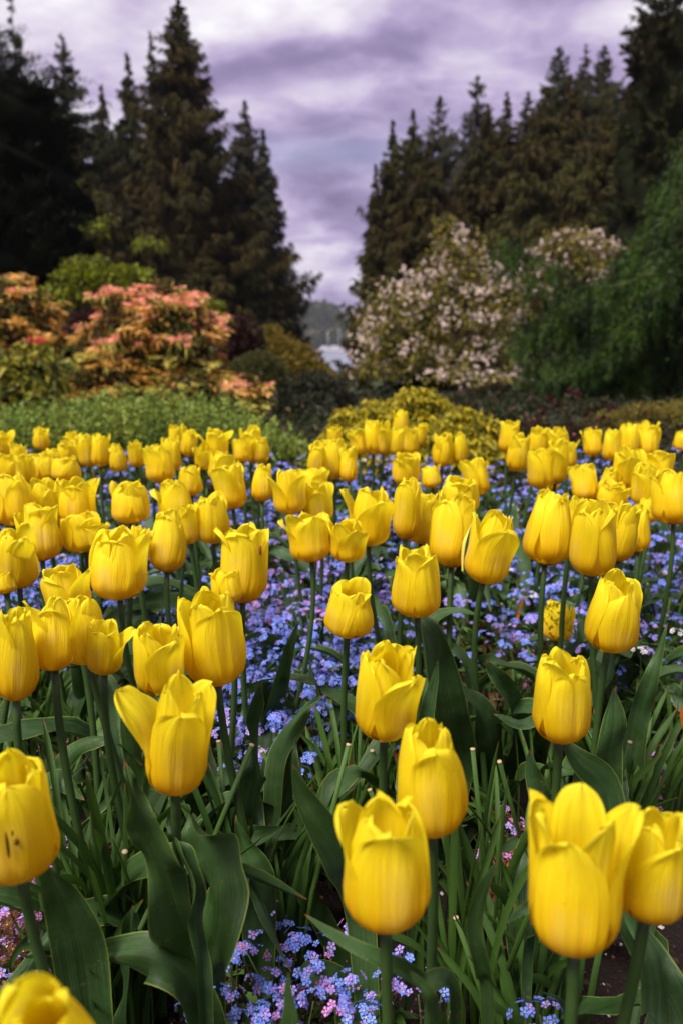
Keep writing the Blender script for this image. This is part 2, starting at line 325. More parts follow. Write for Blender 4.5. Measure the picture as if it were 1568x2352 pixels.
# ------------------------------------------------------------------ petals, stems, leaves
def petal(mb, base, axis, az, H, R, inner, rs, op, bend=0.0, wide=1.0, tipup=1.0):
    """one petal, grown from base round the flower's axis; op: <0 closed, >0 open; bend: degrees the petal falls outward"""
    nv, nu = 28, 15
    s = 1-(1-np.linspace(0,1,nv))**1.7; u = np.linspace(-1,1,nu)
    inn = 9 - op*15 + rs.uniform(-2,2); tip = 15 - op*40 + rs.uniform(-12,13)
    def prof(bd):
        phi = 12+80*np.sin(np.clip(s/.42,0,1)*math.pi/2)**0.85
        phi = np.where(s>.42, 92+(inn-2)*smooth(.42,.72,s)+(tip-inn)*smooth(.68,1,s), phi) - bd*smooth(.30,.95,s)
        ds = np.diff(s); a = np.radians(phi)
        r = np.concatenate([[0],np.cumsum(np.cos((a[1:]+a[:-1])/2)*ds)]); z = np.concatenate([[0],np.cumsum(np.sin((a[1:]+a[:-1])/2)*ds)])
        return r, z
    r0, z0 = prof(0); r, z = prof(bend)
    kr = R/np.interp(.42, s, r0); kz = H/z0[-1]
    r = np.where(s<.42, r*kr, R+(r-np.interp(.42,s,r))*(kr*0.45+kz*0.55)); z = z*kz
    r = r + 0.05*R*(1-s)
    Wm = (0.99 if inner else 1.16)*R*wide*rs.uniform(.93,1.06)
    pk = rs.uniform(.50,.60); shp = np.where(s<pk, 0.30+0.70*np.sin(np.clip(s/pk,0,1)*math.pi/2)**0.8, np.clip(1-(np.clip((s-pk)/(1.0-pk),0,1))**rs.uniform(2.1,3.1),0,1)**0.54)
    W = Wm*np.maximum(shp, 0.015)
    Rc = np.maximum(r, 0.30*R)*(1.0+ (0.0 if bend<15 else .25*smooth(.3,1,s)))
    Rc = np.where(s>.4, np.maximum(Rc, .62*R), Rc)
    A = np.clip(u[None,:]*(W/Rc)[:,None], -1.75, 1.75)
    px_ = Rc[:,None]*np.sin(A); dr = r[:,None]-Rc[:,None]*(1-np.cos(A))
    p = rs.uniform(0,6.28,6)
    su = s[:,None]; uu = u[None,:]
    wav = 0.10*R*np.sin(p[0]+uu*3.1+su*4.2)*su + 0.065*R*np.sin(p[1]+uu*5.5-su*6)*su*np.abs(uu) + 0.03*R*np.sin(p[4]+uu*8)*smooth(.1,.6,su)*(1-su)
    wav += (rs.uniform(-.05,.13))*R*np.abs(uu)**3*smooth(.35,1,su)          # edge curl
    wav += (0.035 if not inner else .02)*R*uu*smooth(.1,.4,su)*rs.choice([-1,1])   # one edge over its neighbour
    wav += 0.022*R*np.sin(p[5]+uu*13)*smooth(.08,.4,su)
    wav -= 0.075*R*np.exp(-(uu/.11)**2)*smooth(.05,.35,su)*(1-.5*su)          # midrib groove
    dr = dr + wav + (0.045*R if not inner else -0.05*R)*smooth(0,.25,su)
    # axis-frame height with uneven top edge
    tl = (0.035*np.sin(p[2]+uu*4)+0.022*np.sin(p[3]+uu*9)+0.014*np.sin(p[5]+uu*17))*H*smooth(.70,.96,su)*(1-.5*smooth(.95,1,su))
    notch = -rs.uniform(0,.02)*H*np.exp(-((uu-rs.uniform(-.3,.3))/.18)**2)*smooth(.85,1,su)
    zz_ = z[:,None]+tl+notch - 0.02*H*(uu**2)*su
    ca, sa = math.cos(az), math.sin(az)
    xl = dr*ca - px_*sa; yl = dr*sa + px_*ca
    ax = unit(axis); e1 = unit(np.cross([0,1,0], ax)) ; e2 = np.cross(ax, e1)
    G = np.asarray(base)+xl[...,None]*e1+yl[...,None]*e2+zz_[...,None]*ax
    mb.grid(G)
def leaf_mesh(mb, pts, W, nrm, wave=0.25, cup=0.35, twist=0.0, seed=0, m=0, n=26, base_w=.45, nu=9, point=1.0, nw=3.0):
    rs = np.random.default_rng(seed); c = catmull(pts, n); s = np.linspace(0,1,n)
    T = unit(np.gradient(c,axis=0)); Nn = np.asarray(nrm,float)[None]-T*(T@np.asarray(nrm,float))[:,None]; Nn = unit(Nn)
    S = np.cross(T, Nn); tw = R_(twist)*s
    S2 = S*np.cos(tw)[:,None]+Nn*np.sin(tw)[:,None]; N2 = Nn*np.cos(tw)[:,None]-S*np.sin(tw)[:,None]
    pk = .42; w_ = np.where(s<pk, base_w+(1-base_w)*np.sin(s/pk*math.pi/2), np.cos(np.clip((s-pk)/(1-pk),0,1)*math.pi/2)**(.8*point))
    w_ = W*np.maximum(w_, .015); u = np.linspace(-1,1,nu); p = rs.uniform(0,6.28,4)
    cupv = cup*(1-.5*s)
    uu=u[None,:]; ss=s[:,None]; lat = uu*w_[:,None]*(1+wave*.22*np.abs(uu)**2*np.where(uu>0, np.sin(p[1]+ss*6.28*nw*1.3), np.sin(p[2]+ss*6.28*nw*1.15)))
    off = cupv[:,None]*w_[:,None]*(uu**2)
    env = smooth(.05,.3,ss)*(1-smooth(.85,1,ss))
    off = off + wave*W*env*np.where(uu>0, np.sin(p[0]+ss*6.28*nw)+.4*np.sin(p[2]+ss*6.28*nw*2.2), np.sin(p[1]+ss*6.28*nw*.85)+.4*np.sin(p[3]+ss*6.28*nw*1.9))*np.abs(uu)**1.8
    off = off + .05*W*np.sin(p[2]+uu*3+ss*9)*env - .06*W*np.exp(-(uu/.12)**2)
    mb.grid(c[:,None]+lat[...,None]*S2[:,None]+off[...,None]*N2[:,None], m)
def auto_leaf(mb, foot, az, Ln, W, lean, seed, m=0, wave=.25, droop=.3):
    rs = np.random.default_rng(seed); d = np.array([math.cos(az),math.sin(az),0]); up = np.array([0,0,1.0])
    a = foot+d*.004; pts = [a, a+d*Ln*.07*(.5+lean)+up*Ln*.30, a+d*Ln*(.15+.30*lean)+up*Ln*.62, a+d*Ln*(.27+.55*lean)+up*Ln*(.84-.18*lean-droop*.12), a+d*Ln*(.38+.85*lean)+up*Ln*(.98-.42*lean-droop*.45)]
    side = np.array([-math.sin(az),math.cos(az),0])
    pts = [p_+side*rs.uniform(-.03,.03)*Ln*i/3 for i,p_ in enumerate(pts)]
    leaf_mesh(mb, pts, W, -d+up*.3, wave, .55, rs.uniform(-60,60), seed, m, nw=rs.uniform(1.6,3.2))

# ------------------------------------------------------------------ tulips: every one where it stands
# (label or row key, x of the cup's top, y top, x base, y base, width, options); picture units of 1568 x 2352
TUL = [
 ('very large closed yellow tulip, front centre, above the blue forget-me-nots', 880,1832,885,2145,196,dict(ph=278,op=0.20,bend={2:13},s=(0.02,0.02),big=1)),
 ('widest yellow tulip, front right, with broad open petal flaring right', 1298,1846,1316,2204,200,dict(ph=243,op=0.55,bend={1:13,2:4},s=(0.0,0.02))),
 ('large yellow tulip cut off by the right edge, beside the widest one', 1488,1840,1482,2120,165,dict(ph=285,op=0.18,bend={2:14},s=(-.02,0.02))),
 ('large yellow tulip with dark scar on its front petal, at left edge', 60,1706,48,2028,185,dict(ph=292,op=0.10,s=(0.06,0.0),scar=1)),
 ('nearest yellow tulip, only its top showing at the bottom left corner', 135,2236,125,2520,205,dict(ph=268,op=0.02,ih=.80)),
 ('ragged yellow tulip with petals splayed outward above the big wavy leaves', 440,1556,404,1826,140,dict(ph=288,op=0.26,bend={2:42,1:14,0:4},s=(0.02,0.02))),
 ('yellow tulip directly behind and above the very large front centre one', 975,1662,992,1926,155,dict(ph=276,op=0.02,s=(0.0,0.02),az0=1)),
 ('yellow tulip with a front petal lip holding water, centre of the bed', 888,1470,882,1700,140,dict(ph=305,op=0.22,bend={0:20},s=(0.01,0.02))),
 ('half open yellow tulip with pointed torn tips, right of centre, above narrow leaves', 1275,1490,1284,1708,130,dict(ph=282,op=0.20,s=(0.0,0.02))),
 ('upright yellow tulip with smooth ribbed front petal, right side', 1400,1310,1395,1498,122,dict(ph=280,op=0.05,s=(0,0.01))),
 ('small round yellow tulip with crumpled petals over the blue flowers, centre', 808,1327,798,1462,114,dict(ph=230,op=0.05,s=(0,0.02))),
 ('yellow tulip with fluted upright petals, just above the water-lipped one', 947,1250,958,1421,112,dict(ph=320,op=0.12,s=(0,0.02))),
 ('tall yellow tulip with a loose petal on its left, left of centre', 492,1356,500,1580,140,dict(ph=300,op=0.12,bend={2:12},s=(0.05,0.02))),
 ('yellow tulip with one petal pointing right, above the ragged splayed one', 360,1422,372,1594,112,dict(ph=318,op=0.22,bend={0:24},s=(0,0.02))),
 ('yellow tulip with a brown withered petal tip, left of the lilac flowers', 552,1210,558,1390,108,dict(ph=20,op=0.28,bend={0:6},s=(0.01,0.02),brown=1)),
 ('large rounded yellow tulip on a long slanting stem, left', 270,1215,276,1384,128,dict(ph=262,op=0.08,s=(0.03,0.02))),
 ('yellow tulip in front of its two neighbours, left, on slanting stem', 193,1365,206,1530,112,dict(ph=265,op=0.10,s=(0.055,0.0))),
 ('yellow tulip with two brown specks, second from left edge in its row', 105,1376,126,1547,108,dict(ph=285,op=0.12,s=(0.03,0.0))),
 ('tall yellow tulip touching the left edge, above the scarred one', 45,1403,38,1615,95,dict(ph=290,op=0.02,s=(0.015,0.0))),
 ('half hidden yellow tulip with petals falling right, behind the slanting-stemmed one', 255,1428,240,1552,80,dict(ph=20,op=0.40,bend={0:20})),
 ('low yellow tulip whose base is hidden by two tulips, left', 157,1295,165,1410,100,dict(ph=230,op=0.30)),
 ('yellow tulip in the left edge column, above the tall touching one', 42,1208,46,1352,88,dict(ph=250,op=0.05)),
 ('yellow tulip standing right behind the left edge column', 85,1160,98,1293,92,dict(ph=300,op=0.12,bend={2:14})),
 ('smooth egg-shaped yellow tulip right of the large rounded one, left', 378,1174,384,1318,84,dict(ph=272,op=-0.10)),
 ('yellow tulip above the lilac flowers, left of the brown-tipped one', 492,1132,490,1250,80,dict(ph=250,op=0.10)),
 ('broad yellow tulip with two overlapping petals, alone over blue flowers, left', 310,1105,302,1205,88,dict(ph=230,op=0.00)),
 ('tall yellow tulip with jagged top, upper left middle', 405,1103,414,1222,80,dict(ph=300,op=0.05)),
 ('open yellow tulip with spreading tips, low in the left group', 184,1175,197,1271,88,dict(ph=200,op=0.35)),
 ('yellow tulip with fluted sides near a white blossom, upper left', 178,1098,182,1205,82,dict(ph=270,op=0.08)),
 ('yellow tulip with curled petal at the far left edge, upper left', 38,1090,40,1212,86,dict(ph=200,op=0.20)),
 ('yellow tulip between the curled one and the fluted one, upper left', 108,1100,112,1215,74,dict(ph=320,op=0.10)),
 ('yellow tulip with a green-striped pale sepal on its right side', 1040,1135,1035,1308,105,dict(ph=230,op=0.10,streak=1)),
 ('yellow tulip just right of the green-striped one', 1122,1177,1108,1343,102,dict(ph=282,op=0.02,lean=.4)),
 ('large yellow tulip with bumpy closed petals, right of the striped pair', 1254,1130,1250,1303,110,dict(ph=295,op=-0.05)),
 ('large yellow tulip with a V-shaped opening, right', 1363,1152,1358,1325,104,dict(ph=210,op=0.08)),
 ('yellow tulip with one petal flared left, centre, above the bed', 840,1117,846,1257,96,dict(ph=178,op=0.12,bend={0:20})),
 ('goblet-shaped yellow tulip leaning open to the left, centre', 703,1177,716,1295,92,dict(ph=176,op=0.30,bend={0:26})),
 ('yellow tulip with a petal sprung left, partly behind the flared one', 797,1187,797,1292,80,dict(ph=176,op=0.0,bend={0:26})),
 ('yellow tulip above the goblet-shaped one', 727,1107,735,1202,64,dict(ph=270,op=0.05)),
 ('yellow tulip left above the goblet-shaped one, with spread tips', 660,1079,668,1183,72,dict(ph=205,op=0.30)),
 ('narrow yellow tulip before the right end of the green bush', 602,1068,603,1153,50,dict(ph=280,op=0.0)),
 ('left yellow tulip of the crowded pair beside the fluted centre one', 926,1103,930,1240,62,dict(ph=240,op=0.05)),
 ('right yellow tulip of the crowded pair beside the fluted centre one', 968,1130,965,1250,76,dict(ph=300,op=0.05)),
 ('yellow tulip with three tips, below the clump before the golden shrub', 933,1037,930,1112,62,dict(ph=215,op=0.2)),
 ('small yellow tulip left of the centre right group', 988,1068,992,1122,46,dict(op=0.1)),
 ('yellow tulip hidden behind the green-striped one', 1052,1092,1050,1180,92,dict(op=0.1)),
 ('yellow tulip with thin raised right petal, before the golden shrub', 1082,1053,1095,1140,60,dict(ph=340,op=0.15,bend={0:6})),
 ('C',1240,1027,1242,1125,66,dict(ph=330,op=0.05)), ('C',1182,996,1184,1083,52,{}), ('C',1168,967,1164,1042,46,dict(op=.2)),
 ('C',1230,980,1232,1045,46,{}), ('C',1283,982,1282,1042,46,{}), ('C',1301,1012,1300,1077,42,{}), ('C',1272,1012,1274,1112,50,{}), ('C',1268,1085,1268,1127,30,{}),
 ('left yellow tulip of the pair before the golden shrub',1014,992,1014,1072,48,dict(op=0)), ('right yellow tulip of the pair before the golden shrub',1056,996,1054,1065,36,dict(op=-.1)),
 ('highest yellow tulip, standing out before the golden shrub',920,943,920,1003,36,dict(op=0.05)),
 ('D',912,980,914,1045,42,{}), ('D',944,982,945,1045,36,{}), ('D',965,969,962,1025,28,{}), ('D',856,968,857,1045,50,dict(op=.1)), ('D',882,971,880,1045,30,{}), ('D',822,986,824,1045,34,{}), ('D',768,979,770,1022,34,dict(op=.2)),
 ('M',728,1019,728,1090,46,{}), ('M',776,1010,768,1103,54,{}), ('M',808,1027,801,1108,40,{}), ('M',752,1012,752,1080,46,{}), ('M',722,1072,724,1135,62,dict(op=.3)),
 ('E',1362,983,1362,1050,42,dict(op=.2)), ('E',1404,987,1404,1060,42,{}), ('E',1440,974,1440,1050,44,{}), ('E',1488,970,1480,1055,54,dict(op=.2)), ('E',1562,990,1566,1035,46,{}),
 ('F',1345,1067,1344,1153,60,dict(op=.2)), ('F',1392,1072,1390,1150,42,{}), ('F',1430,1030,1436,1122,62,dict(op=.15)), ('F',1478,1066,1478,1160,64,dict(op=.2)),
 ('F',1500,1036,1500,1112,78,dict(op=.25)), ('F',1540,1082,1545,1208,92,dict(op=.15,ph=280)), ('F',1490,1142,1486,1202,44,{}), ('F',1408,1105,1400,1165,66,dict(op=.4)),
 ('G',1466,1162,1462,1270,58,dict(op=.1,ph=200)), ('G',1424,1152,1420,1290,58,dict(ph=330)), ('G',1312,1142,1308,1248,48,{}), ('G',1390,1147,1390,1225,72,dict(op=.3)),
 ('A',15,991,14,1042,38,{}), ('A',98,982,97,1032,38,{}), ('A',44,1019,42,1072,34,{}), ('A',170,991,170,1025,34,{}), ('A',158,1012,158,1062,44,{}),
 ('A',203,999,206,1073,42,{}), ('A',232,999,232,1073,42,{}), ('A',276,1018,277,1083,40,dict(op=-.1)), ('A',316,1013,316,1073,36,{}),
 ('B',370,1026,371,1112,66,{}), ('B',396,1005,394,1085,48,{}), ('B',348,1022,350,1075,36,{}), ('B',403,976,404,1040,32,dict(op=.2)), ('B',435,984,436,1048,40,dict(op=-.1)),
 ('B',495,986,498,1060,58,dict(op=.4)), ('B',470,1021,470,1078,40,{}), ('B',512,1035,506,1108,56,{}), ('B',578,981,576,1060,56,{}), ('B',600,1005,596,1064,44,{}), ('B',556,1006,558,1064,42,{}),
 ('B',443,1071,440,1140,54,{}), ('B',534,1065,536,1172,70,dict(op=.1)),
 ('yellow tulip peeping out below the jagged-topped one, upper left middle',440,1155,438,1250,50,{}),
 ('H',95,1040,97,1105,74,{}), ('H',155,1046,153,1105,66,{}), ('H',20,1042,22,1105,60,{}), ('H',62,1042,62,1108,44,{}), ('H',120,1030,121,1090,44,{}),
 ('small yellow tulip tucked behind the large rounded one, left side',225,1200,228,1262,56,dict(op=.3)), ('yellow tulip hidden behind the right side of the large rounded one',316,1206,318,1292,42,{}),
 ('small yellow tulip with a torn green-edged petal below the brown-tipped one',522,1300,528,1388,76,dict(ph=190,op=.1)),
 ('yellow tulip mostly hidden at the left edge below its column',12,1305,16,1366,56,{}),
 ('old yellow tulip covered in brown blotches, low among the stems, right',1275,1380,1277,1476,72,dict(op=0,old=1)),
]
ROW = dict(A='far left row before the green bush', B='group before the middle of the green bush', C='bunch under the weeping conifer',
           D='clump before the golden shrub', M='crowded bunch right of the green bush', E='far right row before the low heath', F='second row at the right edge',
           G='row beside the V-shaped tulip', H='upper left row below the farthest')
ORD = ['first','second','third','fourth','fifth','sixth','seventh','eighth','ninth','tenth','eleventh','twelfth','thirteenth','fourteenth','fifteenth']
rowx = {k: sorted([t[1] for t in TUL if t[0]==k]) for k in ROW}
M_stripe = plain('green_stripe', (0.03,0.05,0.015), .5, .3); M_oldtip = plain('brown_petal_tip', (0.33,0.12,0.02), .8, .1, .1, .5)
M_scar = plain('dark_scar', (0.10,0.06,0.006), .7, .1)
def oldpetal():
    m = M_petal.copy(); m.name = 'blotched_petal'; t = m.node_tree
    pr = next(n for n in t.nodes if n.type=='BSDF_PRINCIPLED'); src = pr.inputs['Base Color'].links[0].from_socket
    co = nd(t,'ShaderNodeTexCoord'); nn = noise(t, co.outputs['Object'], 150, 3)
    t.links.new(mixc(t, ramp(t,nn,[(0.55,(0,0,0)),(0.60,(1,1,1))]), src, (0.06,0.03,0.008)), pr.inputs['Base Color']); return m
M_old = oldpetal()
T_INFO = {}
for i, (lab, xt, yt, xb, yb, wpx, o) in enumerate(TUL):
    rs = np.random.default_rng(1000+i)
    h0 = (0.40+rs.uniform(-.02,.02) if i>12 else .40) if not o.get('old') else 0.24
    if lab[:7] == 'nearest': h0 = 0.41
    B = onplane(xb, yb, h0); B = onplane(xb, yb-0.27*wpx*math.sin(math.atan2(CAMZ-B[2], B[1])), h0)
    yb2 = yb-0.27*wpx*math.sin(math.atan2(CAMZ-B[2], B[1]))
    zc = B[1]*CP + (CAMZ-B[2])*SP
    el = math.atan2(CAMZ-B[2], B[1])
    Wd = wpx/FPX*zc; H = ((yb2-yt)/FPX*zc - 0.36*Wd*math.sin(el))/math.cos(el)*(1.05 if i>3 else .95); H = max(H, Wd*0.8)
    R = Wd/2*0.93
    ax = unit(np.array([(xt-xb)/FPX*zc*0.9, rs.uniform(-.22,.22)*H, H])+np.array([rs.uniform(-.10,.10)*H*(i>12),0,0]))
    sx, sy = o.get('s', (rs.uniform(-.05,.05), rs.uniform(-.03,.04)))
    foot = np.array([B[0]+sx, B[1]+sy, 0]); foot[2] = float(gz(foot[0], foot[1]))-.005
    label = lab
    if lab in ROW:
        label = 'yellow tulip, %s from the left in the %s' % (ORD[rowx[lab].index(xt)], ROW[lab])
    root = empty('tulip', foot, label, 'tulip', 'yellow tulips in the bed')
    ph = R_(o.get('ph', rs.uniform(0,360))); op = o.get('op', rs.uniform(-.12,.42))-.04; bends = o.get('bend', {})
    near = B[1] < 1.35
    for k in range(6):
        inner = k > 2
        mb = MB()
        azk = ph + R_(120*(k%3)) + (R_(60) if inner else 0) + rs.uniform(-.10,.10)
        b_ = bends.get(k, rs.uniform(-2,6) if rs.random()<.72 or i<13 else rs.uniform(8,26))
        petal(mb, B-ax*0.002, ax, azk, H*(rs.uniform(.98,1.05)*o.get('ih',1) if inner else rs.uniform(.88,1.0)), R*(0.88 if inner else 1.0), inner, rs, op+rs.uniform(-.06,.06), b_)
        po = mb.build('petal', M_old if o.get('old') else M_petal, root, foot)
        if o.get('brown') and k == 0:
            po['label'] = 'petal with brown withered tip'
    if o.get('brown') or o.get('streak') or o.get('scar'):
        mb = MB(); fwd = unit(np.array([-B[0]*.5,-1,0.0]))
        if o.get('brown'):
            c0 = B+ax*H*.66+np.array([R*.55,-R*.62,0]); leaf_mesh(mb, [c0-ax*.016, c0+np.array([.002,-.002,.0]), c0+ax*.014+np.array([.007,-.001,0])], R*.24, fwd, .2, -.9, 0, 3, n=12); mb.build('petal', M_oldtip, root, foot)['label'] = 'brown withered petal tip'
        if o.get('streak'):
            c0 = B+ax*H*.12+np.array([R*.42,-R*.97,0]); e = np.array([1.,0,0])
            leaf_mesh(mb, [c0-ax*.012, c0+ax*H*.22-fwd*-.004, c0+ax*H*.42+e*.006+fwd*.004, c0+ax*H*.62+e*.012+fwd*.003], R*.15, fwd, .1, -.8, 15, 3, n=14); mb.build('sepal', plain('pale_sepal',(0.84,.66,.12),.5,.3,.2,.15), root, foot)['label']='pale sepal'
            mb = MB(); leaf_mesh(mb, [c0-ax*.014+fwd*.006+e*R*.02, c0+ax*H*.20+fwd*.009+e*R*.06, c0+ax*H*.44+e*(.004+R*.06)+fwd*.010, c0+ax*H*.70+e*.012+fwd*.008], R*.085, fwd, .1, -.5, 10, 3, n=14); mb.build('stripe', M_stripe, root, foot)['label']='dark green stripe'
        if o.get('scar'):
            for (dx_, z0_, z1_, w_) in ((R*.26,.36,.60,.0011),(R*.46,.46,.52,.0016),(R*.40,.55,.60,.0007)):
                pp = []
                for f_ in np.linspace(z0_, z1_, 8):
                    rr = R*1.075; yy = -math.sqrt(max(rr*rr-dx_*dx_, 0)); pp.append(B+ax*H*f_+np.array([dx_,yy,0]))
                mb.tube(pp, w_*np.array([.3,.8,1,1,1,.9,.6,.2]), k=5)
            mb.build('scar', M_scar, root, foot)['label'] = 'dark streaks on the front petal'
    # stem
    k_ = 14; t_ = np.linspace(0,1,k_)[:,None]
    p0, p3 = foot, B+ax*.003; p1 = foot+np.array([rs.uniform(-.01,.01),0,(B[2]-foot[2])*.4]); p2 = p3-ax*(B[2]-foot[2])*.35
    c = (1-t_)**3*p0+3*(1-t_)**2*t_*p1+3*(1-t_)*t_*t_*p2+t_**3*p3
    sr = 0.0042*(1.0 if near else .9); mb = MB(); mb.tube(c, sr*np.linspace(1.15,.92,k_), k=10)
    mb.build('stem', M_stem, root, foot)
    T_INFO[i] = (root, foot, B)
    # leaves
    if o.get('old'): continue
    nl = 2
    if i in (5,0,1,2,3,4,6): nl = 0
    for k in range(nl):
        mb = MB(); Ln = rs.uniform(.22,.34); az = rs.uniform(0,6.283)
        if near and i < 10: Ln = rs.uniform(.16,.24)
        auto_leaf(mb, foot+np.array([0,0,rs.uniform(.0,.04)]), az, Ln, rs.uniform(.013,.022), rs.uniform(.15,.85), 5000+i*7+k, wave=rs.uniform(.12,.45), droop=rs.uniform(0,.9))
        mb.build('leaf', M_leaf, root, foot)

# large leaves one can pick out: (tulip index, half width in picture units, [(x, y, dY from the tulip)...], facing, wave, cup, twist)
HL = [
 (5, 62, [(445,2260,0.00),(400,2080,-.02),(355,1950,-.03),(315,1850,-.03),(286,1748,-.02)], (-.3,-1,.5), .42, .35, -45, 2.4, 'broad grey green leaf pointing up left'),
 (5, 75, [(470,2300,.03),(500,2120,.02),(495,1990,.03),(455,1900,.04),(400,1835,.05)], (.2,-1,.4), .50, -.25, 40, 2.2, None),
 (5, 26, [(470,2330,-.03),(462,2160,-.03),(440,2020,-.035),(405,1940,-.03),(390,1886,-.02)], (.4,-1,.2), .45, .6, -70, 2.0, None),
 (3, 88, [(215,2420,.10),(200,2290,.10),(178,2160,.09),(140,2060,.08),(98,1975,.07)], (.2,-1,.35), .06, .30, 5, 1.5, None),
 (3, 24, [(270,2420,.14),(288,2300,.14),(295,2200,.14),(300,2130,.13),(306,2078,.13)], (-.6,-1,.2), .30, .5, 0, 1.5, None),
 (5, 66, [(480,2420,.0),(440,2270,-.02),(370,2200,-.03),(290,2185,-.02),(185,2205,.0)], (.1,-.75,1), .55, -.3, 0, 1.4, 'spotted arching leaf near the ground'),
 (0, 52, [(830,2120,.22),(790,1985,.20),(745,1905,.19),(700,1830,.19),(672,1755,.19)], (-.2,-1,.45), .06, .22, 0, 1.2, 'smooth dark blue green leaf'),
 (7, 30, [(800,2240,.10),(740,2110,.10),(700,2040,.1),(720,1985,.1),(748,1955,.1)], (.1,-1,.6), .2, .2, 0, 1.2, None),
 (12, 34, [(530,1990,.06),(525,1935,.03),(560,1930,.0),(605,1925,-.01),(656,1896,-.01)], (0,-.45,1), .25, .75, 0, 1.1, 'boat shaped leaf pointing right'),
 (12, 30, [(590,1980,.02),(575,1860,.02),(590,1770,.02),(578,1680,.02),(603,1560,.02)], (.3,-1,.2), .75, .5, 40, 2.5, 'crinkled wavy upright leaf'),
 (12, 30, [(600,1980,.06),(625,1880,.06),(640,1730,.08),(690,1640,.09),(742,1598,.09)], (-.3,-1,.7), .30, -.3, 0, 1.6, None),
 (14, 24, [(590,1850,.10),(612,1700,.08),(640,1590,.06),(662,1500,.05),(686,1426,.05)], (.5,-1,.3), .15, .7, 30, 1.2, None),
 (6, 27, [(1040,2310,-.03),(960,2262,-.045),(880,2212,-.055),(780,2155,-.05),(700,2100,-.04)], (.15,-.55,1), .22, .8, 0, 1.3, 'long boat shaped leaf reaching left'),
 (0, 24, [(1010,2440,-.03),(1000,2350,-.05),(985,2300,-.06),(962,2260,-.06),(940,2230,-.06)], (.8,-1,.3), .15, .6, 0, 1.2, None),
 (0, 26, [(668,2460,.0),(670,2380,0),(668,2330,0),(664,2280,0),(663,2232,0)], (-.3,-1,.2), .10, .4, 0, 1.2, None),
 (2, 62, [(1600,2480,.04),(1560,2340,.06),(1500,2220,.08),(1440,2120,.09),(1385,2040,.10)], (-.3,-1,.5), .22, .25, 0, 1.7, None),
 (2, 50, [(1500,2460,.03),(1510,2330,.05),(1500,2220,.06),(1470,2150,.07),(1430,2080,.08)], (.4,-1,.3), .15, -.2, 0, 1.3, None),
 (8, 36, [(1290,2020,.02),(1265,1900,.0),(1240,1830,-.01),(1222,1775,-.01),(1214,1722,-.01)], (-.2,-1,.4), .08, .3, 0, 1.2, None),
 (8, 46, [(1320,2050,.03),(1390,1900,.05),(1385,1800,.06),(1330,1745,.06),(1292,1695,.05)], (.1,-1,.6), .18, .2, 0, 1.2, None),
 (9, 48, [(1400,1960,.05),(1385,1850,.02),(1395,1740,.0),(1410,1660,-.01),(1408,1578,0)], (0,-1,.3), .12, .3, 0, 1.5, 'broad upright leaf'),
 (9, 30, [(1440,1900,.12),(1450,1780,.10),(1470,1640,.10),(1500,1540,.10),(1532,1430,.12)], (-.4,-1,.3), .3, .4, 20, 1.6, None),
 (8, 26, [(1330,1760,.22),(1280,1690,.1),(1240,1655,.06),(1190,1660,.05),(1132,1640,.05)], (0,-.6,1), .2, .4, 0, 1.1, None),
 (11, 46, [(1060,1760,.06),(1035,1640,.02),(1015,1540,.01),(990,1450,.02),(960,1405,.04)], (-.1,-1,.4), .10, .25, 0, 1.2, None),
 (7, 20, [(968,1760,.05),(975,1680,.05),(985,1620,.05),(996,1570,.05),(1005,1516,.05)], (-.5,-1,.1), .12, .5, 0, 1.2, None),
 (11, 40, [(1120,1800,.10),(1135,1700,.06),(1105,1620,.04),(1050,1580,.04),(1000,1562,.05)], (.1,-.8,.9), .2, -.35, 0, 1.3, None),
 (32, 40, [(1150,1830,.08),(1190,1720,.04),(1185,1630,.0),(1150,1570,-.02),(1115,1515,-.02)], (.1,-1,.5), .25, .3, 0, 1.3, None),
 (32, 24, [(1080,1560,.06),(1010,1470,.05),(990,1425,.05),(1040,1405,.05),(1098,1412,.04)], (.1,-.6,1), .1, .3, 0, 1.2, None),
 (16, 26, [(130,1840,.06),(140,1760,.05),(190,1705,.05),(260,1700,.05),(330,1760,.05)], (0,-.6,1), .25, -.5, 20, 1.6, 'arching leaf bent over like a bridge'),
 (18, 38, [(60,1960,.1),(90,1860,.1),(120,1790,.1),(150,1800,.09),(195,1838,.08)], (.1,-.7,1), .15, -.3, 0, 1.1, None),
 (16, 28, [(310,1960,.06),(320,1840,.06),(305,1740,.05),(292,1660,.05),(290,1588,.05)], (.3,-1,.1), .2, .5, 15, 1.2, None),
 (33, 26, [(1290,1600,.05),(1330,1540,.06),(1365,1530,.06),(1395,1580,.05),(1400,1660,.05)], (.1,-.6,1), .15, -.4, 0, 1.2, None),
 (1, 24, [(1120,2330,.10),(1110,2230,.10),(1090,2130,.1),(1110,2040,.1),(1142,1975,.1)], (-.4,-1,.3), .2, .4, 0, 1.2, None),
 (1, 22, [(1210,2200,.2),(1235,2120,.14),(1240,2080,.1),(1200,2090,.1),(1163,2120,.1)], (.1,-.7,.8), .1, .3, 0, 1.1, None),
 (2, 26, [(1500,2060,.3),(1480,1960,.25),(1475,1900,.22),(1520,1880,.20),(1562,1900,.18)], (.1,-.6,1), .15, -.3, 0, 1.1, None),
 (5, 50, [(590,2260,.12),(600,2130,.12),(590,2020,.12),(565,1950,.13),(540,1880,.14)], (.2,-1,.4), .25, .3, 0, 1.3, None),
 (12, 34, [(690,2000,.1),(655,1890,.08),(650,1800,.08),(665,1740,.08),(680,1680,.09)], (.5,-1,.2), .3, .5, 15, 1.5, None),
]
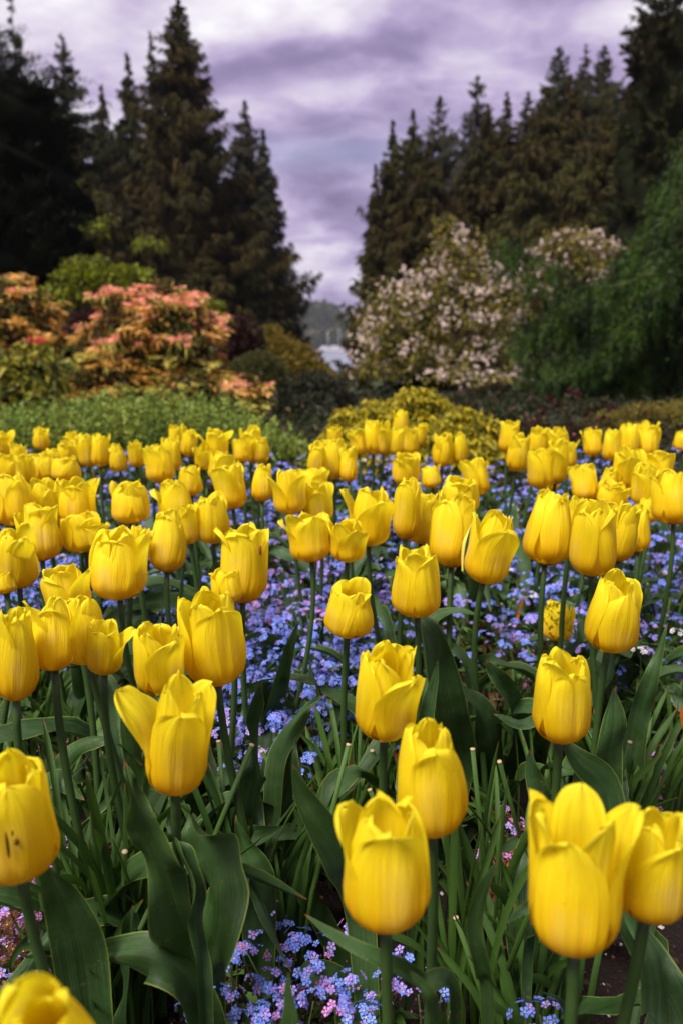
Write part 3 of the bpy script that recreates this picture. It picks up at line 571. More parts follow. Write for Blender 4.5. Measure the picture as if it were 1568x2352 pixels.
for j, (ti, hw, pts, nrm, wv, cup, tw, nw, lb) in enumerate(HL):
    root, foot, B = T_INFO[ti]
    W3 = [P(x, y, max(.33, foot[1]+dy)) for (x,y,dy) in pts]
    if W3[0][2] > foot[2]+.03: W3 = [np.array([W3[0][0]*.6+foot[0]*.4, W3[0][1]*.6+foot[1]*.4, foot[2]])]+W3
    for q in W3: q[2] = max(q[2], foot[2])
    zc = W3[-3][1]*CP+(CAMZ-W3[-3][2])*SP
    mb = MB(); leaf_mesh(mb, W3, hw/FPX*zc*(.84 if hw<55 else .74), nrm, wv*1.9+.10, cup, tw, 77+j, n=40, nu=15, nw=nw)
    lo = mb.build('leaf', M_leaf, root, foot)
    if lb: lo['label'] = lb

# ------------------------------------------------------------------ narrow-leaved bulbs (clumps of strap leaves with cut flower stems)
def strap(mb, foot, az, Ln, W, lean, seed, m=0):
    rs = np.random.default_rng(seed); d = np.array([math.cos(az),math.sin(az),0]); up = np.array([0,0,1.0]); sd_ = np.array([-d[1],d[0],0])*rs.uniform(-.06,.06)
    pts = [foot, foot+d*Ln*.06*lean+up*Ln*.33, foot+d*Ln*.22*lean+up*Ln*.66+sd_*Ln*2, foot+d*Ln*.50*lean+up*Ln*(.96-.12*lean)+sd_*Ln*5]
    n = 14; c = catmull(pts, n); s = np.linspace(0,1,n); T = unit(np.gradient(c,axis=0))
    fa = rs.uniform(0,6.28); nr = np.array([math.cos(fa),math.sin(fa),0]); Nn = unit(nr-T*(T@nr)[:,None]); S = np.cross(T,Nn)
    w_ = W*np.where(s<.85, 1-.15*s, np.sqrt(np.clip(1-((s-.85)/.15)**2,0.01,1))*.87); u = np.linspace(-1,1,5)
    G = c[:,None]+(u[None,:]*w_[:,None])[...,None]*S[:,None]+(.35*w_[:,None]*u[None,:]**2)[...,None]*Nn[:,None]
    mb.grid(G, m)
def clump(x, y, n, Ln, label, seed, spread=.02, ncut=1, dirn=None, W=.0045, group=None):
    rs = np.random.default_rng(seed); z = float(gz(x,y)); foot = np.array([x,y,z-.01])
    root = empty('daffodil_clump', foot, label, 'plant', group)
    mb = MB()
    for k in range(n):
        az = rs.uniform(0,6.28) if dirn is None or rs.random()<.35 else dirn+rs.uniform(-.5,.5)
        strap(mb, foot+np.array([rs.uniform(-spread,spread),rs.uniform(-spread,spread),0]), az, Ln*rs.uniform(.62,1.08), W*rs.uniform(.75,1.2), rs.uniform(.05,.85), seed*97+k)
    mb.build('foliage', M_strap, root, foot)
    for k in range(ncut):
        az = rs.uniform(0,6.28); l = Ln*rs.uniform(.75,1.0); d = np.array([math.cos(az),math.sin(az),0]); a = foot+np.array([rs.uniform(-spread,spread),rs.uniform(-spread,spread),0])
        b = a+d*l*rs.uniform(.1,.4)+np.array([0,0,l]); mb = MB(); mb.tube([a,(a+b)/2-d*.01,b], .0028, k=8); st = mb.build('cut_stem', M_strap, root, foot)
        u_ = unit(b-a); mb = MB(); mb.tube([b-u_*.001, b+u_*.0012], [.0029,.0029], k=8); mb.build('stem_end', M_cut, st, foot)
def ground_at(x, y, z=0.03): 
    return onplane(x, y, z)
CL = [ # x, y of the foot seen in the picture, blades, length, facing, label
 (300,2330,20,.40,None,'dense clump of narrow leaves left of the wavy leaved tulip'),
 (235,2300,14,.36,None,'clump of narrow leaves between the pink faded flowers and the slanting stem'),
 (205,2420,12,.26,None,'short narrow leaves near the bottom left, beside the broad leaf'),
 (570,2210,12,.34,1.2,'clump of narrow leaves leaning up right, below the boat shaped leaf'),
 (640,2250,12,.34,1.0,'clump of straight narrow leaves slanting right, centre left'),
 (775,1990,16,.27,1.6,'upright clump of narrow leaves left of the water-lipped tulip'),
 (850,1960,12,.25,1.5,'narrow leaves directly below the water-lipped tulip'),
 (1090,2360,16,.33,1.9,'clump of narrow leaves right of the very large front tulip'),
 (1150,2250,12,.32,1.9,'narrow leaves with a long cut stem, left of the widest tulip'),
 (1205,2440,14,.24,1.9,'short narrow leaves at the bottom, left of the widest tulip stem'),
 (1260,2430,10,.26,1.3,'few narrow leaves around the widest tulip stem'),
 (1225,2000,14,.26,None,'narrow leaves below the torn-tipped tulip'),
 (1400,2010,14,.30,1.0,'clump of narrow leaves right of the broad upright leaf'),
 (1450,1960,12,.29,1.2,'narrow leaves among the pink flowers at right'),
 (1540,1900,14,.26,1.3,'clump of narrow leaves at the right edge'),
 (1180,1740,14,.22,None,'narrow leaves beside the orange withered blade'),
 (1300,1700,10,.22,None,'narrow leaves behind the torn-tipped tulip'),
 (480,1800,12,.22,None,'narrow leaves under the tall left-of-centre tulip'),
 (240,1900,12,.28,None,'narrow leaves under the arching bridge leaf'),
 (130,1960,10,.28,None,'narrow leaves right of the scarred tulip'),
 (990,2200,8,.26,None,'narrow leaves behind the very large front tulip'),
 (20,2380,8,.22,None,'narrow leaves at the bottom left corner'),
 (600,1620,10,.20,None,'narrow leaves beside the brown-tipped tulip stem'),
 (860,1600,12,.20,None,'narrow leaves behind the small round crumpled tulip'),
 (1480,1600,12,.22,None,'narrow leaves between the right edge and the ribbed tulip'),
 (330,1650,12,.22,None,'narrow leaves behind the petal-pointing tulip'),
 (730,1480,10,.18,None,'narrow leaves under the goblet-shaped tulip'),
 (1150,1500,12,.20,None,'narrow leaves under the tulip right of the striped one'),
 (100,1720,12,.22,None,'narrow leaves under the speckled tulip pair'),
]
for j,(x,y,n,Ln,dr,lb) in enumerate(CL):
    g_ = ground_at(x,y); clump(g_[0], g_[1], int(n*1.35), Ln, lb, 300+j, .028, 1 if j%2==0 else 2, dr, group='clumps of narrow leaves', W=.0046)
for j in range(34):   # farther clumps between the tulips
    yd = rs.uniform(1.25,2.9) if False else random.Random(j*3+1).uniform(1.3,2.9); xd = random.Random(j*5+2).uniform(-.47,.47)*yd
    clump(xd, yd, 12, .24, 'small clump of narrow green leaves among the blue flowers farther back', 600+j, .03, 1, None, .005, 'far clumps of narrow leaves')

# ------------------------------------------------------------------ forget-me-nots
_th = np.linspace(0, 2*math.pi, 6)[:5]
def floret(mb, c, nrm, r, m, detail=True):
    nrm = unit(nrm); a = unit(np.cross(nrm, [0.3,0.2,0.9])); b = np.cross(nrm, a)
    V = []; ro = rnd.uniform(0,1.2)
    for t0 in _th+ro:
        d = a*math.cos(t0)+b*math.sin(t0); e = -a*math.sin(t0)+b*math.cos(t0)
        V += [c+d*.16*r-nrm*.05*r, c+d*.66*r+e*.36*r+nrm*.10*r, c+d*1.0*r+nrm*.04*r, c+d*.66*r-e*.36*r+nrm*.10*r]
    mb.add(V, np.arange(20).reshape(5,4), m, smooth=False)
    if detail:
        k = c+nrm*.07*r; mb.add([k+a*.2*r, k+b*.2*r, k-a*.2*r, k-b*.2*r], [[0,1,2,3]], EYE if m!=WHITE else EYE, smooth=False)
def head(mb, c, n, rad, mset, fr=.0042, up=(0,-.25,1)):
    for _ in range(n):
        d = unit(np.array([rnd.gauss(0,1),rnd.gauss(0,1),abs(rnd.gauss(0,.8))])+np.array(up)*.5)
        q = c+d*rad*np.array([1,1,.62])*rnd.uniform(.75,1.05)
        floret(mb, q, d+np.array([rnd.uniform(-.3,.3),rnd.uniform(-.3,.3),.25]), fr*rnd.uniform(.8,1.1), rnd.choice(mset))
def dens(x, y):
    return 0.5+0.5*math.sin(x*7.3+1.1+y*3.1)*math.cos(y*6.1-x*4.2+.6)
mb = MB(); nst = 0; lf = MB()
while nst < 2420:
    yd = 1.05+2.0*rnd.random()**0.9; xd = rnd.uniform(-.50,.50)*yd
    if nst > 2230: yd = rnd.uniform(.95,1.6); xd = rnd.uniform(-.19,.06)*yd
    dd = dens(xd,yd)
    px_ = xd/yd
    if rnd.random() > dd*1.1+.18: continue
    if yd < 1.5:      # nearer than this they thin out except in the middle of the bed
        if not (-.17 < px_ < .06) and rnd.random() > (yd-1.1)*1.6: continue
    if yd > 2.3 and rnd.random()<(.75 if px_<-.02 else .5): continue
    nst += 1
    h = rnd.uniform(.12,.22)+.03*dd; z0 = float(gz(xd,yd)); c = np.array([xd,yd,z0+h])
    pz = 0.5+0.5*math.sin(xd*5+yd*9)
    if -.16<px_<-.02 and 1.35<yd<2.1: ms = [BLUE,BLUE,VIOLET,VIOLET,PINK]
    elif rnd.random()<.035: ms = [WHITE]
    elif pz>.9: ms = [BLUE,VIOLET,VIOLET]
    else: ms = [BLUE,BLUE,BLUE,BLUE,VIOLET]
    head(mb, c, rnd.randint(8,13), rnd.uniform(.012,.019), ms, .0050)
    if rnd.random()<.5: head(mb, c+np.array([rnd.uniform(-.03,.03),rnd.uniform(-.03,.03),-rnd.uniform(.01,.04)]), 5, .010, ms, .0043)
    b = np.array([xd+rnd.uniform(-.03,.03), yd+rnd.uniform(-.03,.03), z0]); mb.tube([b,(b+c)/2+[rnd.uniform(-.006,.006),0,.01],c], .0008, FSTEM, k=3, cap=False)
    for _ in range(9):
        f = rnd.uniform(.2,.97); q = b+(c-b)*f; a = rnd.uniform(0,6.28); d = np.array([math.cos(a),math.sin(a),.5]); l = rnd.uniform(.014,.034)*(1.2-f*.7); s_ = np.array([-d[1],d[0],0])*l*.16
        mb.add([q, q+d*l*.55+s_, q+d*l-[0,0,l*.2], q+d*l*.55-s_], [[0,1,2,3]], FLEAF, smooth=False)
tag(mb.build('forget_me_nots', FM), kind='stuff')
# low rosettes and seedlings between the stems
mb = MB()
for _ in range(2600):
    yd = rnd.uniform(.95,3.1); xd = rnd.uniform(-.52,.52)*yd; q = np.array([xd,yd,float(gz(xd,yd))+rnd.uniform(0,.09)])
    if yd<1.45 and xd>.12 and rnd.random()<.7: continue
    for _ in range(4):
        a = rnd.uniform(0,6.28); d = np.array([math.cos(a),math.sin(a),rnd.uniform(.1,1.3)]); l = rnd.uniform(.02,.05); s_ = np.array([-d[1],d[0],0])*l*.15
        mb.add([q, q+d*l*.55+s_, q+d*l, q+d*l*.55-s_], [[0,1,2,3]], 0 if rnd.random()<.9 else 1, smooth=False)
tag(mb.build('leafy_ground_cover', [M_fleaf, M_brownleaf]), kind='stuff')

def sprig(x, y, Yd, n, ms, label, seed, fr=.0054, spread=.016, faded=False, group='forget-me-nots nearest the camera'):
    """one forget-me-not plant whose main flower head is seen at x, y"""
    global rnd
    keep = rnd; rnd = random.Random(seed)
    c = onplane(x, y, .15 if y>1900 else .16) if not faded else onplane(x, y, .12); z0 = float(gz(c[0],c[1]))
    foot = np.array([c[0]+rnd.uniform(-.03,.03), c[1]+rnd.uniform(.0,.04), z0])
    root = empty('forget_me_not', foot, label, 'flower', group)
    st = MB(); tips = [(c, n)]
    mid = foot*.45+c*.55
    for _ in range(2):
        tips.append((c+np.array([rnd.uniform(-.035,.035),rnd.uniform(-.02,.03),-rnd.uniform(.01,.04)]), rnd.randint(3,5)))
    for q,_n in tips:
        st.tube([foot, foot*.5+q*.5+np.array([rnd.uniform(-.004,.004),0,.006]), q], [.0013,.0011,.0008], FSTEM, k=5)
        for _ in range(9):
            f = rnd.uniform(.35,.92); a = foot+(q-foot)*f; d = np.array([rnd.uniform(-1,1),rnd.uniform(-1,.3),rnd.uniform(.2,.9)])*.008; st.tube([a,a+d],.0005,FSTEM,k=3,cap=False); st.ball(a+d,(.0013,.0013,.0021),BUD,6,4)
    st.build('stem', FM, root, foot)
    lf = MB()
    for _ in range(9):
        f = rnd.uniform(.02,.6); a = foot+(c-foot)*f; an = rnd.uniform(0,6.28); d = np.array([math.cos(an),math.sin(an),.5]); l = rnd.uniform(.02,.042)*(1.2-f)
        leaf_mesh(lf, [a, a+d*l*.5, a+d*l+[0,0,-l*.3]], l*.15, (0,-.2,1), .1, .3, 0, int(seed*10+_), m=0, n=7, nu=3)
    lf.build('leaf', [M_fleaf if not faded else M_faded], root, foot)
    for q,k in tips:
        hb = MB(); head(hb, q, k, spread*(k/n)**.5, ms, fr)
        if faded:
            for _ in range(6): floret(hb, q+np.array([rnd.uniform(-1,1),rnd.uniform(-1,1),rnd.uniform(-1,.3)])*spread, np.array([rnd.uniform(-1,1),-1,.5]), fr*.9, FADED, False)
        hb.build('flower_head', FM, root, foot)
    rnd = keep
B3 = [BLUE,BLUE,BLUE,VIOLET]; V3 = [VIOLET,BLUE,BLUE,VIOLET,PINK]; P3 = [PINK,VIOLET,VIOLET,BLUE]
SP_ = [
 (615,2090,.86,9,B3,'highest blue sprig left of the boat shaped leaf'), (530,2120,.86,9,B3,'blue sprig at the left of the front blue patch'),
 (555,2190,.80,9,V3,'lilac and blue heads below the left sprig'), (685,2160,.84,20,B3,'largest blue head in the front patch'),
 (745,2175,.86,8,B3,'blue head right of the largest, under the long leaf'), (805,2140,.92,6,V3,'small lilac head above the long leaf'),
 (740,2205,.83,12,V3,'lilac head below the largest blue head'), (618,2255,.78,14,B3,'wide blue head at the left centre bottom'),
 (660,2290,.76,9,P3,'pink lilac head left of the upright leaf tip'), (720,2300,.76,10,P3,'pinkish head right of the upright leaf tip'),
 (770,2310,.76,12,V3,'lilac head at the bottom, middle of the patch'), (805,2250,.80,8,B3,'small blue head under the long leaf'),
 (845,2335,.74,16,B3,'blue head at the bottom right of the patch'), (600,2335,.74,14,B3,'blue head at the very bottom left of the patch'),
 (880,2260,.82,7,P3,'pink and blue head beside the big tulip stem'), (928,2190,.90,7,V3,'violet head right of the big tulip stem'),
 (960,2285,.80,8,B3,'blue head right of the big tulip stem'), (455,2245,.80,9,B3,'blue head at the base of the wavy leaf'),
 (495,2290,.78,8,B3,'blue head at the left bottom of the patch'), (15,2300,.76,9,B3,'blue head at the left bottom corner'),
 (1205,2335,.78,8,B3,'blue head at the bottom near the widest tulip stem'), (1262,2330,.78,7,B3,'rightmost blue head at the bottom edge'),
 (700,2240,.80,9,V3,'lilac head in the middle of the front patch'), (560,2350,.73,9,V3,'lilac head cut by the bottom edge'),
 (85,1690,1.12,7,B3,'small blue sprig above the scarred tulip'), (1070,1530,1.4,6,P3,'pale pink head left of the bare stem'),
 (640,2200,.84,8,V3,'lilac head left below the largest blue head'), (790,2340,.74,9,V3,'lilac head at the bottom between two blue ones'),
]
for j,(x,y,Yd,n,ms,lb) in enumerate(SP_): sprig(x,y,Yd,max(5,int(n*.8)),ms,lb,900+j)
FD = [(30,2040,0),(50,2075,0),(15,2110,0),(60,2130,0),(35,2175,0),(75,2215,0),(20,2265,0),(215,1975,0),(235,2010,0),(150,1935,0),(240,1900,0),(70,2020,0),(165,1960,.92),(205,1930,.94),(120,2010,.88),(185,2020,.88),(30,2130,.80),(80,2100,.84),(15,2060,.84),(60,2180,.78),(120,2085,.84),(20,2220,.77),(235,1940,.96),(95,2250,.75)]
for j,(x,y,Yd) in enumerate(FD): sprig(x,y,Yd,8,[PINK,VIOLET,FADED,FADED],'faded pink and brown forget-me-not in the lower left corner',1000+j,.0050,.016,True,'faded forget-me-nots at lower left')
FR = [(1440,1720,1.05),(1480,1750,1.03),(1510,1770,1.03),(1455,1800,1.0),(1530,1730,1.06),(1495,1810,1.0),(1150,1450,1.5),(1190,1470,1.48),(1210,1500,1.44),(1160,1530,1.40),(1215,1555,1.36),(1245,1440,1.5),(1300,1520,1.4),(1150,1860,.98),(1165,1900,.95),(180,1680,1.15),(205,1720,1.12),(1130,1950,.93)]
for j,(x,y,Yd) in enumerate(FR): sprig(x,y,Yd,7,[PINK,PINK,VIOLET,FADED],'pink forget-me-not with brownish leaves between the narrow leaves',1100+j,.0050,.014,True,'pink forget-me-nots')
# orange dying blades
for j,(a,b,w_,lb) in enumerate([((1205,1350,1.62),(1180,1440,1.6),.004,'orange dying blade standing upright among the blue flowers'),((1562,1620,1.0),(1568,1660,1.0),.004,'orange leaf tip at the right edge'),((1190,1900,.95),(1172,1960,.93),.003,'orange dying blade near the pink flowers')]):
    mb = MB(); p = P(*a); q = P(*b); leaf_mesh(mb, [q+(q-p)*.5, q, (p+q)/2, p], w_, (0,-1,0), .1,.4,0,j,n=10,nu=5)
    tag(mb.build('withered_leaf', M_orange), lb, 'leaf')

# ------------------------------------------------------------------ shrubs
def E(x, y, rx, ry, Yd, dp=None):
    c = P(x,y,Yd); zc = Yd*CP+(CAMZ-c[2])*SP; k = zc/FPX
    return (c, np.array([rx*k, (dp if dp else (rx+ry)/2)*k, ry*k]))
def lumps(d, sd, k=1.0):
    return (np.sin(d[:,0]*6+sd)*np.cos(d[:,1]*5+sd*2)+.7*np.sin(d[:,2]*9+sd*3+d[:,0]*4)+.5*np.sin(d[:,0]*17+sd*5)*np.cos(d[:,2]*15+d[:,1]*9))*k
def shell_pts(ells, n, r0, r1, rg, lump=.10, zmin=None):
    vol = np.array([e[1][0]*e[1][1]+e[1][0]*e[1][2]+e[1][1]*e[1][2] for e in ells]); cnt = (n*vol/vol.sum()).astype(int)+1
    PP, DD = [], []
    for k,(e,m) in enumerate(zip(ells,cnt)):
        d = unit(rg.normal(size=(m,3))); rr = rg.uniform(r0,r1,m)*(1+lumps(d,k*1.7,lump))
        p = e[0]+d*e[1]*rr[:,None]; keep = np.ones(m,bool)
        for j,f in enumerate(ells):
            if j!=k: keep &= (np.linalg.norm((p-f[0])/f[1],axis=1) > .72)
        if zmin is not None: keep &= p[:,2] > zmin
        PP.append(p[keep]); DD.append(unit(d[keep]/e[1]))
    return np.concatenate(PP), np.concatenate(DD)
def cards(mb, p, ax, L_, W_, m, rg, droop=0.0):
    """leaf-sized folded faces: p base, ax direction"""
    n = len(p); ax = unit(ax); L_ = np.broadcast_to(L_,(n,))*rg.uniform(.7,1.2,n); W_ = np.broadcast_to(W_,(n,))*rg.uniform(.8,1.2,n)
    s = unit(np.cross(ax, rg.normal(size=(n,3)))); nn = np.cross(ax,s)
    a = p; b = p+ax*(L_*.5)[:,None]+s*W_[:,None]*.5+nn*(W_*.15)[:,None]; c = p+ax*L_[:,None]-np.array([0,0,1.])*(droop*L_)[:,None]; d = p+ax*(L_*.5)[:,None]-s*W_[:,None]*.5+nn*(W_*.15)[:,None]
    V = np.stack([a,b,c,d],1).reshape(-1,3); mb.add(V, np.arange(4*n).reshape(-1,4), m, smooth=False)
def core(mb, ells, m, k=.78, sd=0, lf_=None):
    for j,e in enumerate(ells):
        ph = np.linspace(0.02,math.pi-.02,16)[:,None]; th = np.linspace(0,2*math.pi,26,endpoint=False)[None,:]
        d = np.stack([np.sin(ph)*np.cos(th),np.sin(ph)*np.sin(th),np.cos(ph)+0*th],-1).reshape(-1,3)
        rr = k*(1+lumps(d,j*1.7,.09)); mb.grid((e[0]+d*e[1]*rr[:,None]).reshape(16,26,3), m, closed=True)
def shrub(name, label, cat, ells, n, L_, W_, mats, probs=None, up=.6, out_=.6, rand=.7, r0=.82, r1=1.06, seed=1, ck=.74, group=None, stems=5, droop=0.1, extra=None, lump=.10):
    rg = np.random.default_rng(seed); cen = np.mean([e[0] for e in ells],0); foot = np.array([cen[0],cen[1],float(gz(cen[0],cen[1]))])
    root = empty(name, foot, label, cat, group); mb = MB()
    if ck: core(mb, ells, 0, ck)
    p, d = shell_pts(ells, n, r0, r1, rg, lump, zmin=foot[2]-.05)
    ax = d*out_+rg.normal(size=p.shape)*rand+np.array([0,0,up])
    m = rg.choice(len(mats)-1, len(p), p=probs)+1 if len(mats)>1 else np.zeros(len(p),int)
    cards(mb, p, ax, L_, W_, m, rg, droop)
    mb.build('foliage', mats, root, foot)
    if extra: extra(root, foot, rg)
    if stems:
        mb = MB()
        for k in range(stems):
            e = ells[rg.integers(len(ells))]; q = e[0]+unit(rg.normal(size=3))*e[1]*.5
            a = foot+np.array([rg.uniform(-.1,.1),rg.uniform(-.05,.05),-.05]); mb.tube(catmull([a,a*.5+q*.5+[rg.uniform(-.05,.05),0,.05],q],7), np.linspace(.02,.006,7)*(1+foot[1]*.06), k=6)
        mb.build('stem', M_bark, root, foot)
    return root
def rosettes(mb, p, d, nl, L_, W_, m, rg, spread=1.0, droop=.25):
    n = len(p); d = unit(d); s = unit(np.cross(d, [0.1,0.3,1.0])); b = np.cross(d,s)
    for k in range(nl):
        a = 2*math.pi*k/nl+rg.uniform(0,.8,n); ax = d*(.55)+ (s*np.cos(a)[:,None]+b*np.sin(a)[:,None])*spread
        cards(mb, p, ax, L_, W_, m, rg, droop)
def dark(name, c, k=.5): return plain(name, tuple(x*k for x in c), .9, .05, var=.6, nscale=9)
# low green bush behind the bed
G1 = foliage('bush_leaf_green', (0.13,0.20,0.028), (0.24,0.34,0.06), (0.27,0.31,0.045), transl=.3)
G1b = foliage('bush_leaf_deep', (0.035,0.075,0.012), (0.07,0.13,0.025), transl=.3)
hedge = [E(60,1070,150,108,3.9,90),E(210,1045,160,108,4.2,110),E(390,1040,165,112,4.2,110),E(540,1075,150,108,4.0,100),E(625,1105,100,105,3.6,80),E(470,1090,160,120,3.7,90),E(250,1100,200,130,3.6,90),E(40,1110,150,130,3.5,80)]
def twigs(root, foot, rg):
    mb = MB()
    for k in range(420):
        x = rg.uniform(-40,710); top = np.interp(x,[-40,60,200,400,560,640,710],[955,935,908,900,935,975,1010])+rg.uniform(-16,22)+95*rg.random()**2; y3 = rg.uniform(3.45,4.3)
        q = P(x,top,y3); a = q-np.array([rg.uniform(-.03,.03),rg.uniform(-.03,.03),.16])
        for f in np.linspace(.2,1,9):
            c = a+(q-a)*f; dd = unit(rg.normal(size=(2,3))+[0,0,.7]); cards(mb, np.repeat(c[None],2,0), dd, .026, .012, 0, rg)
        mb.tube([a,q], [.0016,.0008], 1, k=3, cap=False)
    mb.build('shoots', [G1,M_bark], root, foot)
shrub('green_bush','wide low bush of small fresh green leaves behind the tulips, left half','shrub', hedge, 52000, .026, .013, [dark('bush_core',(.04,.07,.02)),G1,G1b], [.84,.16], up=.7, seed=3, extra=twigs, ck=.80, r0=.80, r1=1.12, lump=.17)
# golden shrub
YG = foliage('golden_leaf', (0.50,0.38,0.012), (0.27,0.24,0.015), None, transl=.3); YG2 = foliage('golden_leaf_green', (0.10,0.12,0.015), (0.19,0.17,0.02), transl=.3)
gold = [E(955,1000,95,90,3.9,80),E(850,1015,95,75,3.9,80),E(1060,1040,80,85,3.7,70),E(950,1080,190,95,3.6,80)]
def goldr(root, foot, rg):
    mb = MB(); p, d = shell_pts(gold, 800, .95, 1.08, rg, zmin=.05); d = d*.6+[0,0,.8]
    rosettes(mb, p, d, 8, .062, .021, 0, rg, 1.0, .45); mb.build('leaf_whorls', [YG], root, foot)
shrub('golden_shrub','golden yellow leaved shrub behind the tulips, centre right','shrub', gold, 15000, .042, .014, [dark('golden_core',(.06,.06,.012)),YG,YG2], [.5,.5], seed=5, extra=goldr, ck=.80)
# pieris
PC = foliage('coral_new_leaf', (0.92,0.30,0.20), (0.94,0.48,0.30), None, transl=.3); PP_ = foliage('peach_leaf', (0.92,0.55,0.20), (0.80,0.50,0.11), None, transl=.3)
PO = foliage('amber_leaf', (0.62,0.30,0.05), (0.44,0.25,0.03), None, transl=.3); PY = foliage('lime_leaf', (0.36,0.34,0.035), (0.58,0.48,0.10), None, transl=.3); PR = foliage('crimson_leaf', (0.80,0.05,0.09), (0.55,0.05,0.06), transl=.3)
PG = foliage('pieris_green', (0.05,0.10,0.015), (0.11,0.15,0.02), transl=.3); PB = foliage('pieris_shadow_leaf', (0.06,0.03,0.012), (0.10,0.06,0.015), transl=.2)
def pieris(label, ells, coral, seed, greens=None, nclu=330, Lf=.085):
    cen = np.mean([e[0] for e in ells],0); foot = np.array([cen[0],cen[1],float(gz(cen[0],cen[1]))]); rg = np.random.default_rng(seed)
    root = empty('flowering_shrub', foot, label, 'shrub', 'coral and amber flowering shrubs'); mb = MB(); core(mb, ells, 0, .66)
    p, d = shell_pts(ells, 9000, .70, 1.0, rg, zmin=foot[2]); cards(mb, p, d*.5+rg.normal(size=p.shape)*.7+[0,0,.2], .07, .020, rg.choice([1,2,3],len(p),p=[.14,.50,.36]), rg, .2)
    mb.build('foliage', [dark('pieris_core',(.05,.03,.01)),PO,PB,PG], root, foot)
    mb = MB(); p, d = shell_pts(ells, nclu, .93, 1.12, rg, .12, zmin=foot[2]+.1); hgt = (p[:,2]-p[:,2].min())/(np.ptp(p[:,2])+1e-6); lf_ = (p[:,0]-p[:,0].min())/(np.ptp(p[:,0])+1e-6)
    for k in range(len(p)):
        t_ = rg.random(); a = coral*max(0,hgt[k]-.30)*2.0
        m = 0 if t_<a*.62 else (1 if t_<a*1.35+.08 else (4 if t_>.985 else (2 if t_<(.60 if coral>.8 else .88) else 3)))
        q = np.repeat(p[k:k+1],9,0)+rg.normal(size=(9,3))*[.062,.062,.018]; dd = np.repeat((d[k]*.5+[0,0,.85])[None],9,0)
        rosettes(mb, q, dd, 6, Lf*.72, .017, m, rg, 1.0, .30)
        if m in (0,1,4):  # older leaves hanging below the new flush
            rosettes(mb, q[:4]-[0,0,.03], dd[:4], 5, Lf, .018, 2 if rg.random()<.6 else 3, rg, 1.2, .8)
    mb.build('new_growth', [PC,PP_,PO,PY,PR], root, foot)
    mb = MB()
    for k in range(12):
        q = ells[k%len(ells)][0]+rg.normal(size=3)*ells[k%len(ells)][1]*.35; a = foot+[rg.uniform(-.25,.25),rg.uniform(-.1,.1),-.05]
        mb.tube(catmull([a,a*.45+q*.55+rg.normal(size=3)*.05,q],7), np.linspace(.022,.008,7), k=6)
    mb.build('branch', M_bark, root, foot)
pieris('big shrub with peach and coral pink new leaves, left of centre behind the green bush', [E(310,740,90,70,7.4,80),E(250,800,80,60,7.3,70),E(400,745,100,70,7.4,80),E(440,805,62,56,7.3,70),E(350,830,130,80,7.5,90),E(262,690,26,34,7.4,34),E(380,676,32,30,7.4,32),E(230,880,110,55,7.2,80),E(440,890,90,40,7.1,60)], 1.5, 21, nclu=205)
pieris('amber and orange shrub at the left edge, behind the green bush', [E(10,760,115,90,7.8,90),E(60,720,70,50,7.8,60),E(20,690,50,50,7.8,50),E(95,800,50,50,7.7,50),E(-60,860,150,70,7.6,80)], .25, 22, nclu=165)
pieris('small shrub with coral pink tips at the right end of the green bush', [E(588,900,9,9,6.0,12),E(566,882,12,9,6.3,12),E(588,935,6,7,5.8,10)], 1.2, 23, nclu=9)
YL = foliage('yellow_green_leaf', (0.24,0.27,0.012), (0.17,0.20,0.012), None, transl=.35); YL2 = foliage('olive_leaf', (0.07,0.085,0.012), (0.12,0.12,0.018), transl=.3)
OR_ = foliage('ochre_leaf', (0.22,0.145,0.014), (0.15,0.11,0.015), None, transl=.3); RD = foliage('dark_red_leaf', (0.045,0.014,0.010), (0.028,0.016,0.010), transl=.25)
DK = foliage('dark_needle', (0.010,0.016,0.006), (0.022,0.030,0.010), transl=0); DOM = foliage('olive_dome_leaf', (0.050,0.055,0.012), (0.075,0.075,0.014), transl=.2)
shrub('rhododendron','yellow green shrub with long drooping leaves at the left edge','shrub',[E(60,860,75,50,6.0,50),E(10,920,90,50,5.8,50)], 900, .17, .040, [dark('rhodo_core',(.03,.03,.008)),foliage('long_yellow_leaf',(0.30,0.25,0.015),(0.16,0.17,0.015),transl=.3),YL2],[.5,.5],up=.1,droop=.5,seed=31,r0=.8,r1=1.15,ck=.6)
shrub('maple','bright yellow green maple spreading behind the coral shrub','tree',[E(235,660,100,38,10.5,50),E(300,650,46,26,10.4,40),E(200,640,50,38,10.6,45),E(190,700,70,50,10.6,50)], 9000,.11,.05,[dark('maple_core',(.05,.05,.01)),YL,YL2],[.62,.38],up=.1,out_=1.0,droop=.3,seed=32,ck=.55,r0=.6,r1=1.2)
shrub('maple','yellow green maple branch tips to the right of the coral shrub','tree',[E(450,720,60,28,10.8,40),E(490,745,30,14,10.6,20),E(430,700,45,20,10.8,30)], 3800,.11,.045,[dark('maple_core_two',(.05,.05,.01)),YL,YL2],[.45,.55],up=.1,out_=1.0,droop=.3,seed=33,ck=.5,r0=.6,r1=1.15)
shrub('red_shrub','dark red leaved shrub between the coral and ochre shrubs','shrub',[E(545,790,60,55,9.6,50),E(205,755,50,40,9.8,40)], 3600,.07,.03,[dark('red_core',(.03,.01,.01)),RD],None,seed=34,ck=.7)
shrub('ochre_shrub','ochre yellow spreading shrub in the middle, left of the water','shrub',[E(640,830,75,50,11.5,60),E(620,780,32,26,11.7,30),E(690,842,52,36,11.4,40),E(733,868,34,22,11.2,30),E(590,830,50,60,11.6,50),E(660,880,90,60,11.3,60)], 15000,.075,.034,[dark('ochre_core',(.07,.05,.01)),OR_,YL2],[.75,.25],seed=35,ck=.72,lump=.16)
